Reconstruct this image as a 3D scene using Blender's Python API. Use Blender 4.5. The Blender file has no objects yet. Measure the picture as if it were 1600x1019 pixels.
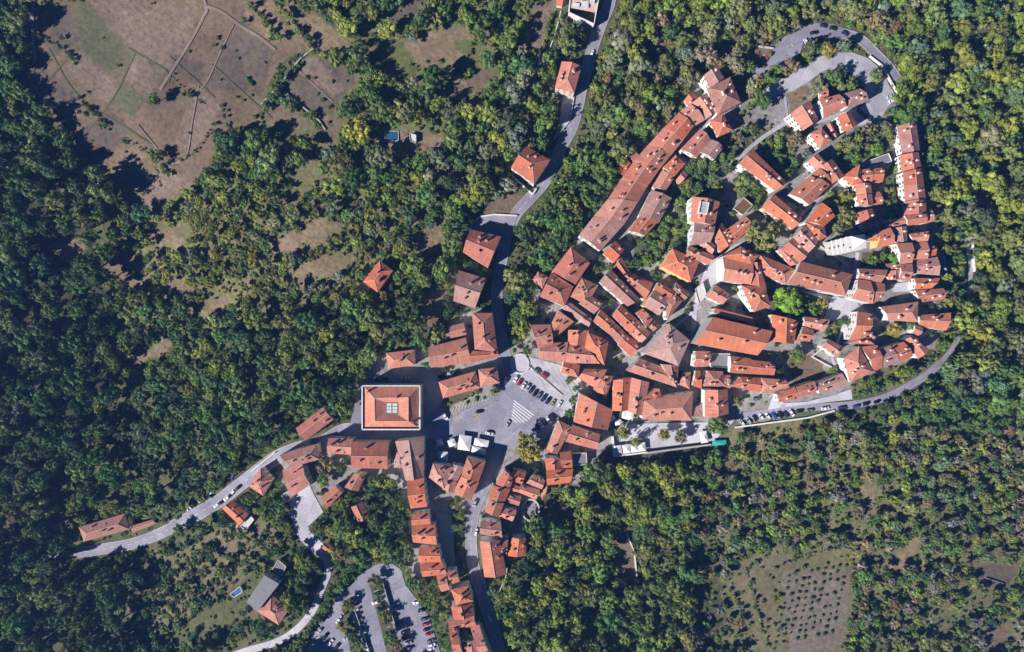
import bpy, bmesh, math, random
import numpy as np
from mathutils import Vector, Matrix
from mathutils.geometry import delaunay_2d_cdt
R = random.Random(7)
NR = np.random.RandomState(11)
SC = bpy.context.scene
COL = SC.collection
S, H = 0.4, 430.0            # metres per photo pixel on the datum plane, camera height

# ---------------------------------------------------------------- terrain
def sstep(a, b, x):
    t = np.clip((np.asarray(x, float)-a)/(b-a), 0, 1); return t*t*(3-2*t)
def T(px, py):
    px = np.clip(np.asarray(px, float), -400, 2000); py = np.clip(np.asarray(py, float), -400, 1400)
    d = ((px-1255)/265)**2+((py-395)/275)**2
    z = 15*np.exp(-d**1.6)
    z = z-24*sstep(520, 40, px)*sstep(150, 520, py)-6*sstep(560, 100, px)
    z = z-9*sstep(720, 1000, py)*sstep(800, 950, px)-8*sstep(1420, 1600, px)
    z = z+1.2*np.sin(px/61.0+1.3)*np.cos(py/47.0)+0.7*np.sin(px/23.0+py/31.0)*sstep(700, 300, px)
    return z
def W(px, py, z):
    k = S*(H-z)/H
    return ((px-800)*k, (509.5-py)*k, z)
def G(px, py, dz=0.0):
    z = float(T(px, py))+dz
    return W(px, py, z)

# ---------------------------------------------------------------- materials
def newmat(name):
    m = bpy.data.materials.new(name); m.use_nodes = True
    nt = m.node_tree; b = nt.nodes['Principled BSDF']; b.inputs['Specular IOR Level'].default_value = 0.25
    return m, nt, b
def N(nt, t, **kw):
    n = nt.nodes.new(t)
    for k, v in kw.items(): setattr(n, k, v)
    return n
def noise(nt, vec, scale, detail=4, rough=0.6, w=None):
    n = N(nt, 'ShaderNodeTexNoise'); n.inputs['Scale'].default_value = scale; n.inputs['Detail'].default_value = detail
    n.inputs['Roughness'].default_value = rough
    if w is not None:
        n.noise_dimensions = '4D'; nt.links.new(w, n.inputs['W'])
    if vec is not None: nt.links.new(vec, n.inputs['Vector'])
    return n.outputs['Fac']
def ramp(nt, fac, stops):
    r = N(nt, 'ShaderNodeValToRGB'); e = r.color_ramp.elements
    while len(e) < len(stops): e.new(0.5)
    for i, (p, c) in enumerate(stops):
        e[i].position = p; e[i].color = (*c, 1) if len(c) == 3 else c
    nt.links.new(fac, r.inputs['Fac']); return r.outputs['Color']
def mixc(nt, a, b, fac, mode='MIX'):
    m = N(nt, 'ShaderNodeMix', data_type='RGBA', blend_type=mode)
    for s, v in ((m.inputs[6], a), (m.inputs[7], b), (m.inputs[0], fac)):
        if hasattr(v, 'is_output'): nt.links.new(v, s)
        elif isinstance(v, (int, float)): s.default_value = v
        else: s.default_value = (*v, 1)
    return m.outputs[2]
def math_(nt, op, a, b):
    m = N(nt, 'ShaderNodeMath', operation=op)
    for s, v in ((m.inputs[0], a), (m.inputs[1], b)):
        if hasattr(v, 'is_output'): nt.links.new(v, s)
        else: s.default_value = v
    return m.outputs[0]
def bump(nt, b, h, strength=0.5, dist=0.1):
    n = N(nt, 'ShaderNodeBump'); n.inputs['Strength'].default_value = strength; n.inputs['Distance'].default_value = dist
    nt.links.new(h, n.inputs['Height']); nt.links.new(n.outputs['Normal'], b.inputs['Normal'])
def grey(v): return (v, v, v)
def plain(name, c, rough=0.8, var=0.25, scale=1.2, metal=0):
    m, nt, b = newmat(name)
    co = N(nt, 'ShaderNodeTexCoord').outputs['Object']; oi = N(nt, 'ShaderNodeObjectInfo').outputs['Random']
    w = math_(nt, 'MULTIPLY', oi, 50.0)
    f = noise(nt, co, scale, 6, 0.7, w)
    c2 = tuple(x*(1-var) for x in c); c3 = tuple(min(1, x*(1+var*0.5)) for x in c)
    nt.links.new(ramp(nt, f, [(0.3, c2), (0.5, c), (0.7, c3)]), b.inputs['Base Color'])
    b.inputs['Roughness'].default_value = rough; b.inputs['Metallic'].default_value = metal
    return m
def roofmat(name, base, alt, dark, patch, speck):
    """clay tiles: colour patches of replaced tiles, single darker tiles, streaks down the slope, tile rows as relief"""
    m, nt, b = newmat(name)
    uv = N(nt, 'ShaderNodeUVMap').outputs['UV']
    oi = N(nt, 'ShaderNodeObjectInfo').outputs['Random']; w = math_(nt, 'MULTIPLY', oi, 60.0)
    big = noise(nt, uv, 0.16, 3, 0.55, w)
    c = ramp(nt, big, [(0.5-patch, base), (0.5+patch, alt)])
    sp = noise(nt, uv, 1.5, 2, 0.8, w)
    c = mixc(nt, c, dark, ramp(nt, sp, [(0.5, grey(0)), (0.72, grey(speck))]))
    mp = N(nt, 'ShaderNodeMapping'); mp.inputs['Scale'].default_value = (1.1, 0.12, 1); nt.links.new(uv, mp.inputs['Vector'])
    st = noise(nt, mp.outputs['Vector'], 1.0, 3, 0.6, w)
    c = mixc(nt, c, ramp(nt, st, [(0.3, grey(0.62)), (0.7, grey(1.15))]), 0.75, 'MULTIPLY')
    lc = noise(nt, uv, 0.5, 5, 0.75, w)
    c = mixc(nt, c, (.2, .17, .13), ramp(nt, lc, [(0.58, grey(0)), (0.74, grey(.55))]))
    hs = N(nt, 'ShaderNodeHueSaturation'); nt.links.new(c, hs.inputs['Color'])
    r2 = math_(nt, 'FRACT', math_(nt, 'MULTIPLY', oi, 7.31), 0)
    nt.links.new(math_(nt, 'ADD', math_(nt, 'MULTIPLY', r2, 0.36), 0.88), hs.inputs['Value'])
    r3 = math_(nt, 'FRACT', math_(nt, 'MULTIPLY', oi, 13.7), 0)
    nt.links.new(math_(nt, 'ADD', math_(nt, 'MULTIPLY', r3, 0.28), 0.9), hs.inputs['Saturation'])
    nt.links.new(hs.outputs['Color'], b.inputs['Base Color']); b.inputs['Roughness'].default_value = 0.85
    wv = N(nt, 'ShaderNodeTexWave', bands_direction='X'); wv.inputs['Scale'].default_value = 1.1; nt.links.new(uv, wv.inputs['Vector'])
    bump(nt, b, wv.outputs['Fac'], 0.35, 0.06)
    return m
M = {}
M['o'] = roofmat('orange_clay_tiles', (.6, .225, .14), (.52, .195, .125), (.34, .14, .1), .08, .7)
M['r'] = roofmat('red_clay_tiles', (.56, .205, .14), (.46, .175, .125), (.27, .12, .1), .09, .85)
M['b'] = roofmat('weathered_brown_tiles', (.45, .21, .155), (.54, .21, .14), (.22, .135, .11), .06, 1.0)
M['p'] = roofmat('old_pinkish_grey_tiles', (.45, .265, .23), (.42, .205, .165), (.2, .14, .13), .07, 1.0)
M['q'] = plain('grey_roof_sheet', (.2, .195, .21), .7, .2, .5)
M['v'] = plain('pale_roof_canvas', (.62, .6, .58), .8, .15, .6)
M['u'] = plain('blue_sheet', (.05, .13, .33), .6, .3, .8)
M['n'] = plain('brown_timber_deck', (.16, .09, .04), .8, .4, 1.5)
M['cap'] = plain('ridge_mortar', (.55, .34, .26), .9, .25, 2)
M['wall_w'] = plain('white_plaster', (.7, .675, .64), .9, .2, .5)
M['wall_c'] = plain('cream_plaster', (.66, .56, .42), .9, .2, .5)
M['wall_y'] = plain('yellow_plaster', (.72, .52, .2), .9, .15, .5)
M['wall_k'] = plain('pink_plaster', (.62, .42, .36), .9, .2, .5)
M['wall_g'] = plain('grey_plaster', (.4, .38, .36), .9, .25, .6)
M['wall_s'] = plain('pale_limestone', (.52, .49, .45), .9, .3, .9)
M['glass'] = plain('dark_window_glass', (.03, .035, .045), .15, .2, 1)
M['shutter'] = plain('faded_shutter_paint', (.16, .17, .14), .6, .3, 1)
M['wood'] = plain('door_timber', (.13, .075, .045), .7, .3, 2)
M['chim'] = plain('limewashed_chimney', (.8, .74, .7), .9, .2, 2)
M['trunk'] = plain('tree_bark', (.1, .08, .065), .95, .3, 3)
M['metal'] = plain('galvanised_metal', (.35, .36, .38), .45, .15, 3, .6)
M['rubber'] = plain('tyre_rubber', (.02, .02, .02), .8, .2, 3)
M['paint'] = plain('road_paint', (.75, .75, .75), .8, .2, 2)
M['ypaint'] = plain('yellow_road_paint', (.6, .45, .1), .8, .3, 2)
M['canvas'] = plain('white_parasol_canvas', (.8, .79, .76), .85, .08, 1.5)
M['teal'] = plain('teal_sail_cloth', (.03, .42, .35), .8, .15, 1)
M['lampglass'] = plain('frosted_lamp_glass', (.7, .7, .68), .3, .05, 1)
M['water'] = plain('pool_water', (.03, .09, .2), .1, .3, 1)
CARC = dict(white=(.78, .78, .77), black=(.012, .012, .015), navy=(.02, .03, .075), red=(.42, .015, .03), silver=(.42, .43, .45),
            grey=(.15, .155, .17), blue=(.03, .07, .3), lightblue=(.16, .36, .6), green=(.03, .1, .09), olive=(.3, .3, .1))
for k, c in CARC.items():
    m, nt, b = newmat('car_paint_'+k); b.inputs['Base Color'].default_value = (*c, 1); b.inputs['Roughness'].default_value = 0.28
    b.inputs['Coat Weight'].default_value = 0.4; M['car_'+k] = m
def paving(name, c, sc=1.0, contrast=0.22):
    m, nt, b = newmat(name)
    g = N(nt, 'ShaderNodeNewGeometry').outputs['Position']
    f1 = noise(nt, g, 0.05, 5, 0.6); f2 = noise(nt, g, 1.1*sc, 5, 0.75)
    lo = tuple(x*(1-contrast) for x in c); hi = tuple(min(1, x*(1+contrast)) for x in c)
    cc = ramp(nt, f1, [(0.3, lo), (0.7, hi)])
    cc = mixc(nt, cc, ramp(nt, f2, [(0.3, grey(0.72)), (0.65, grey(1.12))]), 0.8, 'MULTIPLY')
    vo = N(nt, 'ShaderNodeTexVoronoi', feature='DISTANCE_TO_EDGE'); vo.inputs['Scale'].default_value = .11; nt.links.new(g, vo.inputs['Vector'])
    vc = N(nt, 'ShaderNodeTexVoronoi'); vc.inputs['Scale'].default_value = .11; nt.links.new(g, vc.inputs['Vector'])
    vb = N(nt, 'ShaderNodeRGBToBW'); nt.links.new(vc.outputs['Color'], vb.inputs[0])
    cc = mixc(nt, cc, ramp(nt, vb.outputs[0], [(0.2, grey(.84)), (0.8, grey(1.1))]), .8, 'MULTIPLY')
    cc = mixc(nt, cc, grey(.55), ramp(nt, vo.outputs['Distance'], [(0.0, grey(.5)), (0.02, grey(0))]), 'MULTIPLY')
    nt.links.new(cc, b.inputs['Base Color']); b.inputs['Roughness'].default_value = 0.9
    return m
M['asphalt'] = paving('grey_asphalt', (.3, .285, .35))
M['pale'] = paving('pale_limestone_paving', (.5, .48, .53), 1, .2)
M['stone'] = paving('old_town_paving', (.38, .36, .39), 1, .3)
M['dirt'] = paving('trodden_dirt', (.26, .2, .165), 1, .2)
M['grs'] = paving('grassy_field_edge', (.13, .125, .06), 1, .3)
M['kerb'] = paving('kerb_stone', (.42, .4, .4), 1, .1)

def groundmat():
    m, nt, b = newmat('meadow_soil_and_woodland_floor')
    g = N(nt, 'ShaderNodeNewGeometry').outputs['Position']
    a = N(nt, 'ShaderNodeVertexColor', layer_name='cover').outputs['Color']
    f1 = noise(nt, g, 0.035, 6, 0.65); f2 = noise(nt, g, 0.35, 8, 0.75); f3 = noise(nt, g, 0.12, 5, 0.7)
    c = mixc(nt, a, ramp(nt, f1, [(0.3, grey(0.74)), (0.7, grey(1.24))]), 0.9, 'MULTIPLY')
    c = mixc(nt, c, ramp(nt, f2, [(0.28, grey(0.42)), (0.5, grey(1)), (0.7, grey(1.4))]), 0.95, 'MULTIPLY')
    f4 = noise(nt, g, 0.06, 7, 0.7)
    c = mixc(nt, c, (.21, .16, .115), ramp(nt, f4, [(0.52, grey(0)), (0.66, grey(0.55))]))
    pv_ = N(nt, 'ShaderNodeAttribute', attribute_name='wild').outputs['Fac']
    c = mixc(nt, c, (.12, .13, .045), math_(nt, 'MULTIPLY', ramp(nt, f3, [(0.56, grey(0)), (0.72, grey(0.6))]), pv_))
    fu = N(nt, 'ShaderNodeAttribute', attribute_name='furrow').outputs['Fac']
    vr = N(nt, 'ShaderNodeVectorRotate', rotation_type='Z_AXIS'); vr.inputs['Angle'].default_value = math.radians(38); nt.links.new(g, vr.inputs['Vector'])
    mp = N(nt, 'ShaderNodeMapping'); mp.inputs['Scale'].default_value = (.06, .7, 1); nt.links.new(vr.outputs[0], mp.inputs['Vector'])
    fw = noise(nt, mp.outputs['Vector'], 1.0, 4, 0.65)
    c = mixc(nt, c, mixc(nt, c, ramp(nt, fw, [(0.3, grey(0.74)), (0.7, grey(1.2))]), .8, 'MULTIPLY'), fu)
    nt.links.new(c, b.inputs['Base Color']); b.inputs['Roughness'].default_value = 0.95; b.inputs['Specular IOR Level'].default_value = 0.05
    bump(nt, b, f2, 0.7, 0.5)
    return m
M['ground'] = groundmat()
M['bed'] = paving('planting_bed_earth', (.12, .11, .06), 1, .4)
def foliage():
    m, nt, b = newmat('foliage')
    at = N(nt, 'ShaderNodeAttribute', attribute_type='INSTANCER', attribute_name='tint').outputs['Color']
    co = N(nt, 'ShaderNodeTexCoord').outputs['Object']
    g = N(nt, 'ShaderNodeNewGeometry').outputs['Random Per Island']
    f = noise(nt, co, 2.2, 3, 0.6)
    c = mixc(nt, at, ramp(nt, f, [(0.3, grey(0.6)), (0.7, grey(1.45))]), 0.9, 'MULTIPLY')
    c = mixc(nt, c, ramp(nt, g, [(0.0, (.6, .62, .7)), (1.0, (1.45, 1.4, 1.15))]), 0.9, 'MULTIPLY')
    nt.links.new(c, b.inputs['Base Color']); b.inputs['Roughness'].default_value = 0.6; b.inputs['Specular IOR Level'].default_value = 0.2
    tr = N(nt, 'ShaderNodeBsdfTranslucent'); nt.links.new(c, tr.inputs['Color'])
    mx = N(nt, 'ShaderNodeMixShader'); mx.inputs[0].default_value = 0.3
    nt.links.new(b.outputs[0], mx.inputs[1]); nt.links.new(tr.outputs[0], mx.inputs[2])
    nt.links.new(mx.outputs[0], nt.nodes['Material Output'].inputs['Surface'])
    return m
M['leaf'] = foliage()

# ---------------------------------------------------------------- object helpers
def link(o, parent=None):
    COL.objects.link(o)
    if parent: o.parent = parent
    return o
def mesh(name, verts, faces, mats, parent=None, mi=None, uv=None, smooth=False):
    me = bpy.data.meshes.new(name); me.from_pydata([tuple(v) for v in verts], [], faces)
    for m in (mats if isinstance(mats, (list, tuple)) else [mats]): me.materials.append(m)
    if mi: me.polygons.foreach_set('material_index', mi)
    if uv:
        l = me.uv_layers.new(name='UVMap'); flat = [c for f in uv for p in f for c in p]; l.data.foreach_set('uv', flat)
    if smooth: me.polygons.foreach_set('use_smooth', [True]*len(me.polygons))
    me.update()
    return link(bpy.data.objects.new(name, me), parent)
def tag(o, label, cat, group=None):
    o['label'] = label; o['category'] = cat
    if group: o['group'] = group
    return o
def empty(name, loc, label, cat, group=None):
    o = bpy.data.objects.new(name, None); o.empty_display_size = 0.5; link(o); o.location = loc
    return tag(o, label, cat, group)
def boxvf(x0, x1, y0, y1, z0, z1, off=0):
    v = [(x0, y0, z0), (x1, y0, z0), (x1, y1, z0), (x0, y1, z0), (x0, y0, z1), (x1, y0, z1), (x1, y1, z1), (x0, y1, z1)]
    f = [(0, 3, 2, 1), (4, 5, 6, 7), (0, 1, 5, 4), (1, 2, 6, 5), (2, 3, 7, 6), (3, 0, 4, 7)]
    return v, [tuple(i+off for i in q) for q in f]
class MB:
    def __init__(s): s.v = []; s.f = []; s.m = []
    def add(s, v, f, m=0):
        o = len(s.v); s.v += [tuple(p) for p in v]; s.f += [tuple(i+o for i in q) for q in f]; s.m += [m]*len(f)
    def box(s, x0, x1, y0, y1, z0, z1, m=0): v, f = boxvf(x0, x1, y0, y1, z0, z1); s.add(v, f, m)
    def tube(s, p0, p1, r0, r1, n=8, m=0):
        p0 = Vector(p0); p1 = Vector(p1); d = (p1-p0).normalized(); a = d.orthogonal().normalized(); b = d.cross(a)
        v = [p+(a*math.cos(2*math.pi*i/n)+b*math.sin(2*math.pi*i/n))*r for p, r in ((p0, r0), (p1, r1)) for i in range(n)]
        f = [(i, (i+1) % n, n+(i+1) % n, n+i) for i in range(n)]+[tuple(range(n))[::-1], tuple(range(n, 2*n))]
        s.add(v, f, m)
    def beam(s, a, b, w, h, m=0):
        a = Vector(a); b = Vector(b); d = (b-a).normalized(); side = Vector((-d.y, d.x, 0)).normalized()*w/2; up = Vector((0, 0, h))
        v = [a-side, a+side, b+side, b-side, a-side+up, a+side+up, b+side+up, b-side+up]
        s.add(v, [(0, 3, 2, 1), (4, 5, 6, 7), (0, 1, 5, 4), (1, 2, 6, 5), (2, 3, 7, 6), (3, 0, 4, 7)][::1], m)
    def build(s, name, mats, parent=None, smooth=False): return mesh(name, s.v, s.f, mats, parent, s.m, None, smooth)

def pts(s): return [tuple(float(a) for a in p.split(',')) for p in s.split()]

# ---------------------------------------------------------------- plan mask (1 px cells, offset 160)
OX, OY, MW, MH = 160, 160, 1920, 1340
def raster(mask, poly, val=True):
    xs = [p[0]+OX for p in poly]; ys = [p[1]+OY for p in poly]
    x0, x1 = max(0, int(min(xs))-1), min(MW, int(max(xs))+2); y0, y1 = max(0, int(min(ys))-1), min(MH, int(max(ys))+2)
    if x1 <= x0 or y1 <= y0: return
    X, Y = np.meshgrid(np.arange(x0, x1)+.5, np.arange(y0, y1)+.5)
    ins = np.zeros(X.shape, bool); n = len(poly)
    for i in range(n):
        ax, ay, bx, by = xs[i], ys[i], xs[(i+1) % n], ys[(i+1) % n]
        if ay == by: continue
        c = ((ay > Y) != (by > Y)) & (X < (bx-ax)*(Y-ay)/(by-ay)+ax); ins ^= c
    mask[y0:y1, x0:x1][ins] = val
def dilate(m, r):
    o = m.copy()
    for _ in range(r):
        q = o.copy(); q[1:] |= o[:-1]; q[:-1] |= o[1:]; q[:, 1:] |= o[:, :-1]; q[:, :-1] |= o[:, 1:]; o = q
    return o
def at(m, px, py): return m[min(MH-1, max(0, int(py+OY))), min(MW-1, max(0, int(px+OX)))]

def strip_poly(pl, w):
    """left and right offset lines of a polyline in plan"""
    L, Rr = [], []
    for i, p in enumerate(pl):
        a = Vector(pl[max(0, i-1)]); b = Vector(pl[min(len(pl)-1, i+1)]); d = (b-a).normalized(); n = Vector((-d.y, d.x))*w/2
        L.append((p[0]+n.x, p[1]+n.y)); Rr.append((p[0]-n.x, p[1]-n.y))
    return L, Rr
def smooth_line(pl, step=6):
    out = []; P = [Vector(p) for p in pl]; P = [P[0]*2-P[1]]+P+[P[-1]*2-P[-2]]
    for i in range(1, len(P)-2):
        n = max(1, int((P[i+1]-P[i]).length/step))
        for k in range(n):
            t = k/n; a, b, c, d = P[i-1], P[i], P[i+1], P[i+2]
            q = 0.5*((2*b)+(c-a)*t+(2*a-5*b+4*c-d)*t*t+(3*b-a-3*c+d)*t**3); out.append((q.x, q.y))
    out.append(tuple(P[-2])); return out
def drape(name, poly, mat, dz, label=None):
    """a plan polygon laid over the terrain"""
    b = []
    for i, p in enumerate(poly):
        q = poly[(i+1) % len(poly)]; n = max(1, int(math.dist(p, q)/7))
        b += [(p[0]+(q[0]-p[0])*k/n, p[1]+(q[1]-p[1])*k/n) for k in range(n)]
    xs = [p[0] for p in poly]; ys = [p[1] for p in poly]; m = np.zeros((MH, MW), bool); raster(m, poly)
    inner = [(x, y) for x in np.arange(min(xs)+4, max(xs), 8) for y in np.arange(min(ys)+4, max(ys), 8) if at(m, x, y)]
    vs = [Vector(p) for p in b+inner]; ed = [(i, (i+1) % len(b)) for i in range(len(b))]
    v, _, f, *_ = delaunay_2d_cdt(vs, ed, [], 1, 0.01)
    out = []
    for t in f:
        a, c, d = (v[i] for i in t); cr = (c.x-a.x)*(d.y-a.y)-(c.y-a.y)*(d.x-a.x); out.append(tuple(t) if cr < 0 else tuple(t)[::-1])
    o = mesh(name, [G(p.x, p.y, dz) for p in v], out, mat); o['kind'] = 'structure'; return o
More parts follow.
